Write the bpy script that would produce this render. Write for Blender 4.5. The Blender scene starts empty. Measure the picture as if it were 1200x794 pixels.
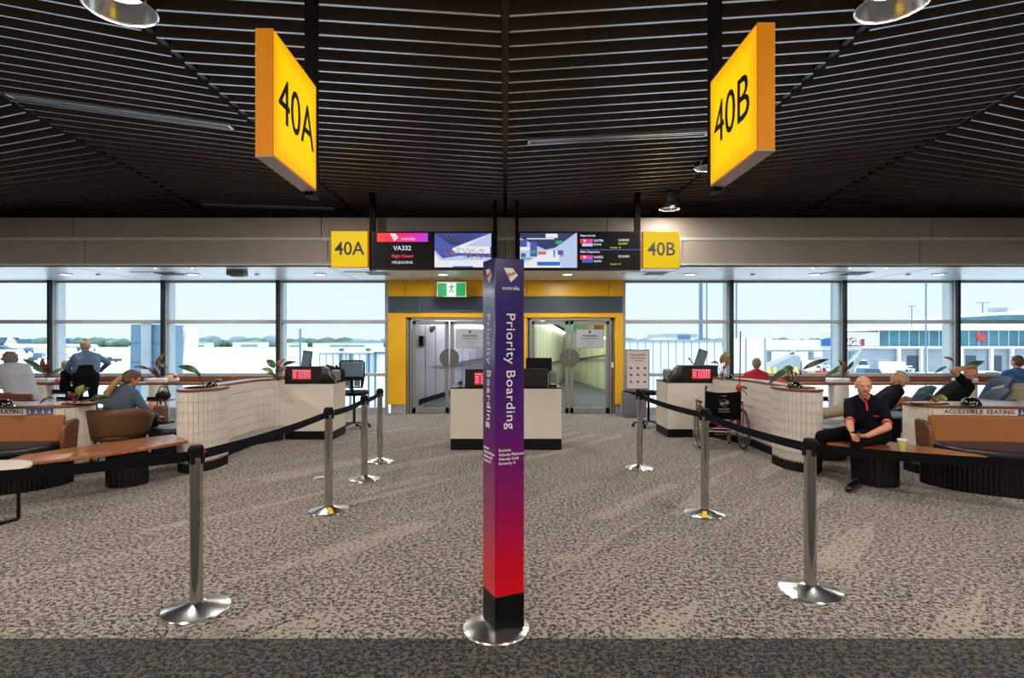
import bpy, bmesh, math, random
from mathutils import Vector, Matrix, Euler
from mathutils.bvhtree import BVHTree
random.seed(7)
SC = bpy.context.scene
COL = SC.collection
PI = math.pi
# ---------------------------------------------------------------- camera
CAMZ, F0, CX, CY = 1.62, 670.0, 592.0, 402.0
cam = bpy.data.cameras.new('camera'); cam_o = bpy.data.objects.new('camera', cam); COL.objects.link(cam_o)
cam.sensor_width = 36.0; cam.lens = 36.0 * F0 / 1200.0
cam.shift_x = (600 - CX) / 1200.0; cam.shift_y = -(397 - CY) / 1200.0
cam_o.location = (0, 0, CAMZ); cam_o.rotation_euler = (PI / 2, 0, 0)
cam.clip_end = 4000; cam.clip_start = 0.05
SC.camera = cam_o
# ---------------------------------------------------------------- view and sky
SC.view_settings.view_transform = 'Standard'; SC.view_settings.look = 'None'
SC.view_settings.exposure = 0.0; SC.view_settings.gamma = 1.0
world = bpy.data.worlds.new('overcast_sky'); SC.world = world; world.use_nodes = True
_n = world.node_tree.nodes; _l = world.node_tree.links; _n.clear()
_tc = _n.new('ShaderNodeTexCoord'); _sx = _n.new('ShaderNodeSeparateXYZ'); _cr = _n.new('ShaderNodeValToRGB')
_bg = _n.new('ShaderNodeBackground'); _wo = _n.new('ShaderNodeOutputWorld'); _nz = _n.new('ShaderNodeTexNoise')
_nz.inputs['Scale'].default_value = 2.2; _nz.inputs['Detail'].default_value = 4
_mx = _n.new('ShaderNodeMix'); _mx.data_type = 'RGBA'; _mx.inputs['Factor'].default_value = 0.06
_l.new(_tc.outputs['Generated'], _sx.inputs[0]); _l.new(_tc.outputs['Generated'], _nz.inputs['Vector'])
_l.new(_sx.outputs['Z'], _cr.inputs[0]); _l.new(_cr.outputs[0], _mx.inputs['A']); _l.new(_nz.outputs['Fac'], _mx.inputs['B'])
_l.new(_mx.outputs['Result'], _bg.inputs['Color']); _l.new(_bg.outputs[0], _wo.inputs['Surface'])
_e = _cr.color_ramp.elements
_e[0].position = 0.0; _e[0].color = (0.80, 0.86, 0.90, 1)
_e[1].position = 1.0; _e[1].color = (2.7, 3.0, 3.4, 1)
_m = _e.new(0.12); _m.color = (0.76, 0.855, 0.92, 1)
_bg.inputs['Strength'].default_value = 1.25
# ---------------------------------------------------------------- large lights (the hall's ceiling lamps; the ones in view hang in their own builders)
def area(name, loc, size, power, col, rot=(0, 0, 0), shape='DISK', size_y=None, spread=None):
    l = bpy.data.lights.new(name, 'AREA'); l.energy = power; l.color = col; l.shape = shape; l.size = size
    if size_y: l.size_y = size_y
    if spread: l.spread = spread
    o = bpy.data.objects.new(name, l); COL.objects.link(o); o.location = loc; o.rotation_euler = rot
    return o
WARM = (1.0, 0.90, 0.79)
for (x, y) in [(-3.1, -1.2), (3.1, -1.2), (-9.3, -1.2), (9.3, -1.2), (-3.1, -6.5), (3.1, -6.5), (-9.3, 3.5), (9.3, 3.5), (-9.3, -6.5), (9.3, -6.5)]:
    area('hall_lamp_light', (x, y, 4.45), 0.9, 340 if y < -5 else 200, WARM)
# ---------------------------------------------------------------- helpers
def lin(c):
    c /= 255.0
    return c / 12.92 if c <= 0.04045 else ((c + 0.055) / 1.055) ** 2.4
def rgb(r, g, b): return (lin(r), lin(g), lin(b), 1)
def P(px, py, D): return Vector(((px - CX) * D / F0, D, CAMZ + (CY - py) * D / F0))
def FX(px, D): return (px - CX) * D / F0
def FZ(py, D): return CAMZ + (CY - py) * D / F0
M = {}
def mat(name, col, rough=0.5, metal=0.0, var=0.08, scale=30.0, bump=0.0, spec=0.5, stretch=None, coat=0.0, emit=None, estr=0.0):
    m = bpy.data.materials.new(name); m.use_nodes = True
    nt = m.node_tree; b = nt.nodes['Principled BSDF']
    b.inputs['Roughness'].default_value = rough; b.inputs['Metallic'].default_value = metal
    b.inputs['Specular IOR Level'].default_value = spec; b.inputs['Coat Weight'].default_value = coat
    tc = nt.nodes.new('ShaderNodeTexCoord'); n = nt.nodes.new('ShaderNodeTexNoise')
    n.inputs['Scale'].default_value = scale; n.inputs['Detail'].default_value = 3
    src = tc.outputs['Object']
    if stretch:
        mp = nt.nodes.new('ShaderNodeMapping'); mp.inputs['Scale'].default_value = stretch
        nt.links.new(src, mp.inputs[0]); src = mp.outputs[0]
    nt.links.new(src, n.inputs['Vector'])
    r = nt.nodes.new('ShaderNodeValToRGB')
    r.color_ramp.elements[0].position = 0.3; r.color_ramp.elements[1].position = 0.7
    r.color_ramp.elements[0].color = tuple(c * (1 - var) for c in col[:3]) + (1,)
    r.color_ramp.elements[1].color = tuple(min(1, c * (1 + var)) for c in col[:3]) + (1,)
    nt.links.new(n.outputs['Fac'], r.inputs[0]); nt.links.new(r.outputs[0], b.inputs['Base Color'])
    if bump:
        bp = nt.nodes.new('ShaderNodeBump'); bp.inputs['Strength'].default_value = bump; bp.inputs['Distance'].default_value = 0.01
        nt.links.new(n.outputs['Fac'], bp.inputs['Height']); nt.links.new(bp.outputs[0], b.inputs['Normal'])
    if emit is not None:
        b.inputs['Emission Color'].default_value = emit; b.inputs['Emission Strength'].default_value = estr
    M[name] = m; return m
def glassmat(name, tint, gloss=0.08, rough=0.0):
    m = bpy.data.materials.new(name); m.use_nodes = True; nt = m.node_tree; nt.nodes.clear()
    o = nt.nodes.new('ShaderNodeOutputMaterial'); mx = nt.nodes.new('ShaderNodeMixShader')
    t = nt.nodes.new('ShaderNodeBsdfTransparent'); g = nt.nodes.new('ShaderNodeBsdfGlossy'); f = nt.nodes.new('ShaderNodeLayerWeight')
    t.inputs['Color'].default_value = tint; g.inputs['Roughness'].default_value = rough
    f.inputs['Blend'].default_value = gloss
    nt.links.new(f.outputs['Fresnel'], mx.inputs[0]); nt.links.new(t.outputs[0], mx.inputs[1]); nt.links.new(g.outputs[0], mx.inputs[2])
    nt.links.new(mx.outputs[0], o.inputs['Surface']); M[name] = m; return m
def wood(name, c1, c2, rough=0.35, rot=(0, 0, 0), sc=(1.2, 14, 14)):
    m = bpy.data.materials.new(name); m.use_nodes = True; nt = m.node_tree; b = nt.nodes['Principled BSDF']
    tc = nt.nodes.new('ShaderNodeTexCoord'); mp = nt.nodes.new('ShaderNodeMapping'); n = nt.nodes.new('ShaderNodeTexNoise'); r = nt.nodes.new('ShaderNodeValToRGB')
    mp.inputs['Scale'].default_value = sc; mp.inputs['Rotation'].default_value = rot
    n.inputs['Scale'].default_value = 2.5; n.inputs['Detail'].default_value = 6; n.inputs['Distortion'].default_value = 0.6
    r.color_ramp.elements[0].color = c1; r.color_ramp.elements[1].color = c2; r.color_ramp.elements[0].position = 0.32; r.color_ramp.elements[1].position = 0.68
    nt.links.new(tc.outputs['Object'], mp.inputs[0]); nt.links.new(mp.outputs[0], n.inputs['Vector']); nt.links.new(n.outputs['Fac'], r.inputs[0])
    nt.links.new(r.outputs[0], b.inputs['Base Color']); b.inputs['Roughness'].default_value = rough
    b.inputs['Coat Weight'].default_value = 0.15; M[name] = m; return m

def tag(o, label=None, cat=None, group=None, kind=None):
    if label: o['label'] = label
    if cat: o['category'] = cat
    if group: o['group'] = group
    if kind: o['kind'] = kind
    return o
def thing(name, label, cat, loc=(0, 0, 0), rz=0.0, group=None):
    o = bpy.data.objects.new(name, None); COL.objects.link(o); o.location = loc; o.rotation_euler = (0, 0, rz)
    o.empty_display_size = 0.1
    return tag(o, label, cat, group)
class MB:
    """collects shapes and links them as ONE mesh object"""
    def __init__(s): s.b = bmesh.new()
    def _fin(s, fs, m, sm=False):
        for f in fs: f.material_index = m; f.smooth = sm
        return s
    def poly(s, pts, m=0, sm=False):
        s._fin([s.b.faces.new([s.b.verts.new(p) for p in pts])], m, sm); return s
    def mesh(s, vs, fs, m=0, sm=False):
        vv = [s.b.verts.new(v) for v in vs]; out = []
        for f in fs:
            try: out.append(s.b.faces.new([vv[i] for i in f]))
            except ValueError: pass
        return s._fin(out, m, sm)
    def box(s, x0, x1, y0, y1, z0, z1, m=0, T=None):
        vs = [(x, y, z) for z in (z0, z1) for y in (y0, y1) for x in (x0, x1)]
        if T is not None: vs = [T @ Vector(v) for v in vs]
        return s.mesh(vs, [(0, 2, 3, 1), (4, 5, 7, 6), (0, 1, 5, 4), (2, 6, 7, 3), (0, 4, 6, 2), (1, 3, 7, 5)], m)
    def beam(s, a, b, w, h, m=0, up=(0, 0, 1)):
        a = Vector(a); b = Vector(b); d = (b - a).normalized(); u = Vector(up)
        if abs(d.dot(u)) > 0.99: u = Vector((0, 1, 0))
        r = d.cross(u).normalized(); u = r.cross(d).normalized()
        vs = [p + r * (i * w / 2) + u * (j * h / 2) for p in (a, b) for (i, j) in ((-1, -1), (1, -1), (1, 1), (-1, 1))]
        return s.mesh(vs, [(0, 1, 2, 3), (7, 6, 5, 4), (0, 4, 5, 1), (1, 5, 6, 2), (2, 6, 7, 3), (3, 7, 4, 0)], m)
    def cyl(s, a, b, r0, r1=None, seg=20, m=0, sm=True, caps=True):
        return s.tube([a, b], [r0, r0 if r1 is None else r1], seg, m, sm, caps)
    def tube(s, pts, r, seg=8, m=0, sm=True, caps=True, closed=False):
        pts = [Vector(p) for p in pts]; n = len(pts)
        rs = r if isinstance(r, (list, tuple)) else [r] * n
        rings = []; prev = None
        for i, p in enumerate(pts):
            if closed: d = pts[(i + 1) % n] - pts[i - 1]
            else: d = (pts[min(i + 1, n - 1)] - pts[max(i - 1, 0)])
            d.normalize()
            if prev is None:
                u = Vector((0, 0, 1)) if abs(d.z) < 0.95 else Vector((1, 0, 0))
            else: u = prev
            x = d.cross(u).normalized(); y = x.cross(d).normalized(); prev = y
            rings.append([s.b.verts.new(p + (x * math.cos(2 * PI * k / seg) + y * math.sin(2 * PI * k / seg)) * rs[i]) for k in range(seg)])
        fs = []
        for i in range(n if closed else n - 1):
            A = rings[i]; B = rings[(i + 1) % n]
            for k in range(seg): fs.append(s.b.faces.new([A[k], A[(k + 1) % seg], B[(k + 1) % seg], B[k]]))
        s._fin(fs, m, sm)
        if caps and not closed:
            s._fin([s.b.faces.new(rings[0][::-1]), s.b.faces.new(rings[-1])], m, False)
        return s
    def lathe(s, prof, c=(0, 0, 0), seg=32, m=0, sm=True, T=None):
        rings = []
        for (r, z) in prof:
            r = max(r, 1e-4); ring = []
            for k in range(seg):
                v = Vector((c[0] + r * math.cos(2 * PI * k / seg), c[1] + r * math.sin(2 * PI * k / seg), c[2] + z))
                if T is not None: v = T @ v
                ring.append(s.b.verts.new(v))
            rings.append(ring)
        fs = []
        for A, B in zip(rings, rings[1:]):
            for k in range(seg): fs.append(s.b.faces.new([A[k], A[(k + 1) % seg], B[(k + 1) % seg], B[k]]))
        return s._fin(fs, m, sm)
    def prism(s, o, z0, z1, m=0, sm=False, T=None):
        n = len(o); vs = [Vector((p[0], p[1], z0)) for p in o] + [Vector((p[0], p[1], z1)) for p in o]
        if T is not None: vs = [T @ v for v in vs]
        vv = [s.b.verts.new(v) for v in vs]
        s._fin([s.b.faces.new(vv[:n][::-1]), s.b.faces.new(vv[n:])], m, False)
        return s._fin([s.b.faces.new([vv[i], vv[(i + 1) % n], vv[n + (i + 1) % n], vv[n + i]]) for i in range(n)], m, sm)
    def ell(s, c, r, m=0, R=None, u=16, v=10, z0=-1.0, z1=1.0):
        c = Vector(c); r = Vector(r); rings = []
        for j in range(v + 1):
            t = z0 + (z1 - z0) * (0.5 - 0.5 * math.cos(PI * j / v)); q = math.sqrt(max(0, 1 - t * t)); q = max(q, 1e-3); ring = []
            for k in range(u):
                p = Vector((r.x * q * math.cos(2 * PI * k / u), r.y * q * math.sin(2 * PI * k / u), r.z * t))
                if R is not None: p = R @ p
                ring.append(s.b.verts.new(c + p))
            rings.append(ring)
        fs = []
        for A, B in zip(rings, rings[1:]):
            for k in range(u): fs.append(s.b.faces.new([A[k], A[(k + 1) % u], B[(k + 1) % u], B[k]]))
        s._fin(fs, m, True)
        s._fin([s.b.faces.new(rings[0][::-1]), s.b.faces.new(rings[-1])], m, True)
        return s
    def hull(s, balls, m=0, seg=10):
        """convex hull of spheres"""
        t = bmesh.new()
        for (c, r) in balls:
            c = Vector(c)
            for j in range(1, 7):
                th = PI * j / 7
                for k in range(seg):
                    t.verts.new(c + Vector((math.sin(th) * math.cos(2 * PI * k / seg), math.sin(th) * math.sin(2 * PI * k / seg), math.cos(th))) * r)
            t.verts.new(c + Vector((0, 0, r))); t.verts.new(c - Vector((0, 0, r)))
        g = bmesh.ops.convex_hull(t, input=t.verts)
        junk = [e for e in g['geom_interior'] if isinstance(e, bmesh.types.BMVert)] + [e for e in g['geom_unused'] if isinstance(e, bmesh.types.BMVert)]
        bmesh.ops.delete(t, geom=list(set(junk)), context='VERTS')
        t.verts.index_update()
        s.mesh([v.co.copy() for v in t.verts], [[v.index for v in f.verts] for f in t.faces], m, True)
        t.free(); return s
    def data(s, name, mats):
        me = bpy.data.meshes.new(name)
        s.b.normal_update(); s.b.to_mesh(me); s.b.free()
        for x in (mats if isinstance(mats, (list, tuple)) else [mats]): me.materials.append(M[x])
        return me
    def build(s, name, mats, parent=None, bevel=0, loc=None, rz=0, sharp=True):
        bmesh.ops.recalc_face_normals(s.b, faces=s.b.faces)
        me = s.data(name, mats)
        if sharp: me.set_sharp_from_angle(angle=math.radians(38))
        o = bpy.data.objects.new(name, me); COL.objects.link(o)
        if parent is not None: o.parent = parent
        if loc is not None: o.location = loc; o.rotation_euler = (0, 0, rz)
        if bevel:
            bv = o.modifiers.new('bevel', 'BEVEL'); bv.width = bevel; bv.segments = 2; bv.limit_method = 'ANGLE'
        return o
def inst(name, me, parent=None, mtx=None):
    o = bpy.data.objects.new(name, me); COL.objects.link(o)
    if parent is not None: o.parent = parent
    if mtx is not None: o.matrix_local = mtx
    return o
def copy_tree(o, parent=None):
    c = o.copy(); COL.objects.link(c)
    if parent is not None: c.parent = parent
    for ch in [x for x in bpy.data.objects if x.parent == o]: copy_tree(ch, c)
    return c
def struct(o): o['kind'] = 'structure'; return o
def text(s, size, m, parent, loc, rot=(0, 0, 0), align='CENTER', name='lettering', sx=1.0, bold=0.0, shear=0.0, space=1.0, ext=0.0012):
    cu = bpy.data.curves.new('t', 'FONT'); cu.body = s; cu.size = size; cu.align_x = align; cu.align_y = 'CENTER'
    cu.extrude = ext; cu.offset = bold; cu.shear = shear; cu.space_character = space; cu.resolution_u = 3
    t = bpy.data.objects.new('t', cu); me = bpy.data.meshes.new_from_object(t)
    bpy.data.objects.remove(t); bpy.data.curves.remove(cu)
    me.materials.clear(); me.materials.append(M[m])
    R = rot if isinstance(rot, Matrix) else Euler(rot).to_matrix()
    o = inst(name, me, parent, Matrix.Translation(loc) @ R.to_4x4() @ Matrix.Diagonal((sx, 1, 1, 1)))
    return o
RF = Euler((PI / 2, 0, 0)).to_matrix()          # lettering that faces the camera side (-Y)
def wave(n, f): return [f(i / (n - 1)) for i in range(n)]
def arc(cx, cy, r, a0, a1, n, ry=None):
    ry = ry or r
    return [(cx + r * math.cos(math.radians(a0 + (a1 - a0) * i / (n - 1))), cy + ry * math.sin(math.radians(a0 + (a1 - a0) * i / (n - 1)))) for i in range(n)]
# ---------------------------------------------------------------- materials
mat('black', rgb(9, 9, 10), 0.4, spec=.25); mat('black_gloss', rgb(12, 12, 14), 0.12, coat=0.5); mat('black_matt', rgb(12, 12, 13), 0.6, spec=.2)
mat('dark_rib', rgb(16, 15, 15), 0.5, spec=.3); mat('beige_panel', rgb(150, 143, 134), 0.6, scale=3, var=0.04); mat('soffit_white', rgb(228, 240, 246), 0.3, spec=.9, scale=3, var=0.03)
mat('trim_light', rgb(178, 180, 180), 0.45); mat('yellow_panel', rgb(238, 180, 20), 0.35, scale=4, var=0.04); mat('steel', rgb(190, 188, 184), 0.16, 1.0, scale=8)
mat('chrome', rgb(215, 217, 220), 0.07, 1.0, scale=8, var=0.03); mat('base_chrome', rgb(222, 224, 226), 0.2, 1.0, scale=8, var=0.03)
mat('brushed', rgb(170, 170, 168), 0.32, 1.0); mat('fin_light', rgb(190, 200, 206), 0.5)
mat('frame_grey', rgb(160, 168, 172), 0.4, 0.1, scale=6)
mat('frame_dark', rgb(28, 36, 44), 0.35, 0.3); mat('podium', rgb(222, 214, 204), 0.45, scale=5, var=0.03); mat('tile_white', rgb(226, 219, 210), 0.25, scale=15, var=0.05)
mat('grout', rgb(206, 199, 190), 0.8); mat('belt', rgb(8, 18, 32), 0.75, spec=.15, scale=200, bump=0.1); mat('belt_black', rgb(7, 7, 8), 0.75, spec=.15)
mat('leather_navy', rgb(30, 30, 44), 0.38, scale=60, bump=0.15); mat('leather_tan', rgb(148, 88, 34), 0.55, scale=120, bump=0.2, var=0.12); mat('leather_brown', rgb(100, 68, 42), 0.5, scale=80, bump=0.1)
mat('chair_blue', rgb(42, 62, 88), 0.7, scale=150, bump=0.2); mat('chair_beige', rgb(186, 172, 152), 0.6); mat('mesh_grey', rgb(96, 122, 138), 0.7)
mat('slat_body', rgb(104, 96, 90), 0.5, 0.0, var=0.15, scale=4); mat('slat_edge_lit', rgb(218, 228, 236), 0.36, 0.8, var=0.05); mat('void', rgb(10, 10, 10), 0.9)  # slat undersides coloured pale blue for the window light they catch
mat('wall_beige', rgb(214, 204, 190), 0.7, scale=2); mat('white_plastic', rgb(225, 228, 228), 0.35); mat('grey_plastic', rgb(120, 124, 128), 0.5)
mat('red_plastic', rgb(200, 30, 26), 0.3); mat('red_paint', rgb(170, 24, 28), 0.3, 0.2); mat('rubber', rgb(60, 62, 64), 0.7); mat('rim_steel', rgb(170, 172, 172), 0.3, 0.8)
mat('paper', rgb(206, 200, 200), 0.6, var=0.03); mat('ink', rgb(40, 40, 46), 0.6); mat('notice', rgb(176, 182, 192), 0.45, var=0.03); mat('white_print', rgb(240, 240, 240), 0.5)
mat('red_print', rgb(206, 20, 30), 0.5); mat('navy_print', rgb(34, 44, 100), 0.5); mat('blue_pict', rgb(30, 60, 130), 0.4); mat('sticker', rgb(240, 205, 20), 0.4)
mat('handle_disc', rgb(100, 98, 96), 0.6, 0.2); mat('door_alu', rgb(150, 152, 150), 0.35, 0.6); mat('louver', rgb(112, 128, 144), 0.5, 0.2)
mat('plinth', rgb(172, 176, 178), 0.4, 0.5); mat('table_white', rgb(214, 206, 194), 0.4); mat('green_cup', rgb(196, 196, 128), 0.6); mat('cup_lid', rgb(240, 232, 222), 0.5)
mat('soil', rgb(60, 46, 34), 0.95, bump=0.6, scale=60); mat('pebble', rgb(170, 130, 95), 0.8, bump=0.5, scale=70); mat('leaf_green', rgb(44, 86, 44), 0.4, var=0.3, scale=12); mat('leaf_dark', rgb(34, 48, 36), 0.4, var=0.3, scale=12)
mat('leaf_rust', rgb(132, 76, 44), 0.45, var=0.25, scale=12); mat('leaf_burgundy', rgb(104, 30, 48), 0.45, var=0.25, scale=12); mat('leaf_yellow', rgb(128, 128, 52), 0.45, var=0.25, scale=12); mat('stem', rgb(96, 52, 50), 0.6)
mat('dome_green', rgb(20, 220, 90), 0.4, emit=rgb(20, 230, 90), estr=1.2)
mat('skin', rgb(206, 146, 120), 0.5, scale=20, var=0.06); mat('skin_tan', rgb(190, 132, 102), 0.5, scale=20, var=0.06); mat('lips', rgb(176, 112, 98), 0.5); mat('eye_white', rgb(180, 170, 162), 0.4); mat('iris', rgb(52, 42, 36), 0.15)
mat('polo_navy', rgb(12, 13, 26), 0.85, spec=.15, scale=60, bump=0.2); mat('trouser_black', rgb(9, 9, 12), 0.85, spec=.15, scale=50, bump=0.2); mat('shoe_black', rgb(14, 14, 14), 0.15, coat=0.4)
mat('hair_grey', rgb(120, 108, 98), 0.7, bump=0.7, scale=90, var=0.35); mat('hair_blonde', rgb(172, 134, 92), 0.6, bump=0.6, scale=70, stretch=(1, 1, .25), var=0.3); mat('hair_ash', rgb(176, 148, 116), 0.6, bump=0.6, scale=80, var=0.3); mat('hair_brown', rgb(92, 66, 48), 0.6, bump=0.5, scale=80, var=0.3)
mat('denim', rgb(88, 112, 142), 0.8, scale=120, bump=0.2, var=0.15); mat('denim_dark', rgb(72, 86, 108), 0.8, scale=120, bump=0.2, var=0.15); mat('shirt_stripe', rgb(172, 176, 186), 0.8, scale=60, stretch=(1, 1, 6), var=0.25); mat('black_cloth', rgb(10, 11, 14), 0.85, spec=.15)
mat('khaki', rgb(152, 140, 116), 0.85, scale=50, bump=0.3); mat('shirt_red', rgb(170, 20, 44), 0.8); mat('hoodie_blue', rgb(48, 96, 150), 0.85, scale=40, bump=0.3); mat('shorts_grey', rgb(70, 78, 84), 0.85); mat('sandal', rgb(72, 50, 40), 0.6)
mat('pink_bag', rgb(214, 130, 168), 0.6, scale=14, var=0.35); mat('paper_bag', rgb(206, 178, 148), 0.7, bump=0.4, scale=20); mat('orange_bag', rgb(226, 120, 98), 0.6); mat('beard_grey', rgb(196, 168, 150), 0.7)
wood('wood_top', rgb(150, 92, 56), rgb(104, 58, 34)); wood('wood_bench', rgb(176, 112, 68), rgb(128, 76, 44), 0.28); wood('wood_bar', rgb(140, 88, 62), rgb(96, 54, 40)); wood('wood_arm', rgb(120, 74, 44), rgb(78, 44, 26), 0.4, sc=(3, 3, 12))
glassmat('glass', (0.93, 0.97, 0.98, 1), 0.08); glassmat('door_glass', (0.90, 0.93, 0.92, 1), 0.10)
def emis(name, col, s):
    m = bpy.data.materials.new(name); m.use_nodes = True; nt = m.node_tree; b = nt.nodes['Principled BSDF']
    b.inputs['Base Color'].default_value = (0.004, 0.004, 0.004, 1); b.inputs['Roughness'].default_value = 0.4; b.inputs['Specular IOR Level'].default_value = .15
    b.inputs['Emission Color'].default_value = col; b.inputs['Emission Strength'].default_value = s; M[name] = m; return m
emis('lamp_white', (1, 0.95, 0.88, 1), 14.0); emis('strip_white', (0.95, 0.97, 1, 1), 6.0); emis('soffit_lamp', (1, 0.96, 0.9, 1), 5.0); emis('scr_white', rgb(235, 238, 245), 0.95); emis('scr_red', rgb(236, 40, 52), 0.9)
emis('scr_flight', rgb(255, 70, 96), 1.0); emis('scr_green', rgb(190, 235, 40), 0.9); emis('exit_green', rgb(10, 170, 90), 0.95); emis('exit_white', rgb(225, 255, 240), 1.1); emis('scr_blue', rgb(60, 120, 210), 0.8); emis('scr_pale', rgb(190, 205, 240), 0.95)
emis('scr_dark', rgb(70, 78, 120), 0.7); emis('scr_magenta', rgb(235, 30, 160), 0.95); emis('scr_violet', rgb(90, 100, 190), 0.8); emis('scr_orange', rgb(230, 120, 80), 0.8); emis('scr_black', rgb(10, 11, 16), 0.5); emis('led_red', rgb(255, 60, 60), 1.0); emis('scr_lime', rgb(60, 180, 120), 0.9)
# ================================================================ SETTING
def floor_mat(name, base, dark, dens, streak=True):
    m = bpy.data.materials.new(name); m.use_nodes = True; nt = m.node_tree; N = nt.nodes; L = nt.links; b = N['Principled BSDF']
    b.inputs['Roughness'].default_value = 0.95; b.inputs['Specular IOR Level'].default_value = 0.15; b.inputs['Sheen Weight'].default_value = 0.10; b.inputs['Sheen Roughness'].default_value = 0.45; b.inputs['Sheen Tint'].default_value = (0.9, 0.95, 1, 1)
    tc = N.new('ShaderNodeTexCoord')
    vo = N.new('ShaderNodeTexVoronoi'); vo.feature = 'DISTANCE_TO_EDGE'; vo.inputs['Scale'].default_value = 60
    n1 = N.new('ShaderNodeTexNoise'); n1.inputs['Scale'].default_value = 34; n1.inputs['Detail'].default_value = 2
    # warp the voronoi so that the flecks read as broken squiggles
    nw = N.new('ShaderNodeTexNoise'); nw.inputs['Scale'].default_value = 40; L.new(tc.outputs['Object'], nw.inputs['Vector'])
    add = N.new('ShaderNodeVectorMath'); add.operation = 'MULTIPLY_ADD'; add.inputs[1].default_value = (0.03, 0.03, 0.03)
    L.new(nw.outputs['Color'], add.inputs[0]); L.new(tc.outputs['Object'], add.inputs[2]); L.new(add.outputs[0], vo.inputs['Vector'])
    L.new(tc.outputs['Object'], n1.inputs['Vector'])
    # broad plank-like streaks running diagonally
    m0 = N.new('ShaderNodeMapping'); m0.inputs['Rotation'].default_value = (0, 0, math.radians(-50)); mp = N.new('ShaderNodeMapping'); mp.inputs['Scale'].default_value = (0.55, 4.2, 1); L.new(m0.outputs[0], mp.inputs[0])
    ns = N.new('ShaderNodeTexVoronoi'); ns.feature = 'F1'; ns.distance = 'CHEBYCHEV'; ns.inputs['Scale'].default_value = 1.3; ns.inputs['Randomness'].default_value = 1.0
    L.new(tc.outputs['Object'], m0.inputs[0]); L.new(mp.outputs[0], ns.inputs['Vector'])
    sep = N.new('ShaderNodeSeparateColor'); L.new(ns.outputs['Color'], sep.inputs[0])
    nb = N.new('ShaderNodeTexNoise'); nb.inputs['Scale'].default_value = 0.9; L.new(mp.outputs[0], nb.inputs['Vector'])
    # crack mask
    e1 = N.new('ShaderNodeMapRange'); e1.inputs[1].default_value = 0.10; e1.inputs[2].default_value = 0.24; e1.inputs[3].default_value = 1; e1.inputs[4].default_value = 0
    L.new(vo.outputs['Distance'], e1.inputs[0])
    e2 = N.new('ShaderNodeMapRange'); e2.inputs[1].default_value = dens - 0.05; e2.inputs[2].default_value = dens + 0.04
    # fewer flecks on the pale streaks
    st = N.new('ShaderNodeMapRange'); st.inputs[1].default_value = 0.84; st.inputs[2].default_value = 0.90; st.inputs[3].default_value = 0.0; st.inputs[4].default_value = -0.07 if streak else 0
    L.new(sep.outputs[0], st.inputs[0])
    sm = N.new('ShaderNodeMath'); sm.operation = 'ADD'; L.new(n1.outputs['Fac'], sm.inputs[0]); L.new(st.outputs[0], sm.inputs[1])
    sb = N.new('ShaderNodeMath'); sb.operation = 'MULTIPLY_ADD'; sb.inputs[1].default_value = 0.10; L.new(nb.outputs['Fac'], sb.inputs[0]); L.new(sm.outputs[0], sb.inputs[2])
    L.new(sb.outputs[0], e2.inputs[0])
    mu = N.new('ShaderNodeMath'); mu.operation = 'MULTIPLY'; L.new(e1.outputs[0], mu.inputs[0]); L.new(e2.outputs[0], mu.inputs[1])
    # fine tuft tone
    nf = N.new('ShaderNodeTexNoise'); nf.inputs['Scale'].default_value = 180; nf.inputs['Detail'].default_value = 2; L.new(tc.outputs['Object'], nf.inputs['Vector'])
    rb = N.new('ShaderNodeValToRGB'); rb.color_ramp.elements[0].position = 0.35; rb.color_ramp.elements[1].position = 0.65
    rb.color_ramp.elements[0].color = tuple(c * 0.72 for c in base[:3]) + (1,); rb.color_ramp.elements[1].color = tuple(c * 1.2 for c in base[:3]) + (1,)
    L.new(nf.outputs['Fac'], rb.inputs[0])
    mx = N.new('ShaderNodeMix'); mx.data_type = 'RGBA'; L.new(mu.outputs[0], mx.inputs['Factor']); L.new(rb.outputs[0], mx.inputs['A']); mx.inputs['B'].default_value = dark
    L.new(mx.outputs['Result'], b.inputs['Base Color'])
    bp = N.new('ShaderNodeBump'); bp.inputs['Strength'].default_value = 0.5; bp.inputs['Distance'].default_value = 0.006
    L.new(nf.outputs['Fac'], bp.inputs['Height']); L.new(bp.outputs[0], b.inputs['Normal'])
    M[name] = m
floor_mat('carpet', rgb(164, 154, 144), rgb(16, 18, 30), 0.54)
floor_mat('carpet_dark', rgb(86, 83, 81), rgb(8, 8, 12), 0.52, False)
WY = 13.2            # window wall
SOF = 3.06           # soffit height
fl = struct(MB().box(-16, 16, 3.14, WY + 0.12, -0.1, 0).build('floor', 'carpet'))
fd = MB().box(-16, 16, -14, 3.14, -0.1, 0).build('carpet_border', 'carpet_dark', fl); fd['label'] = 'darker charcoal carpet strip in the foreground'
struct(MB().box(-16.2, -16, -14, WY, 0, 5.4).build('wall_left', 'wall_beige')); struct(MB().box(16, 16.2, -14, WY, 0, 5.4).build('wall_right', 'wall_beige'))
struct(MB().box(-16.2, 16.2, -14.2, -14, 0, 5.4).build('wall_back', 'wall_beige'))
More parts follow.
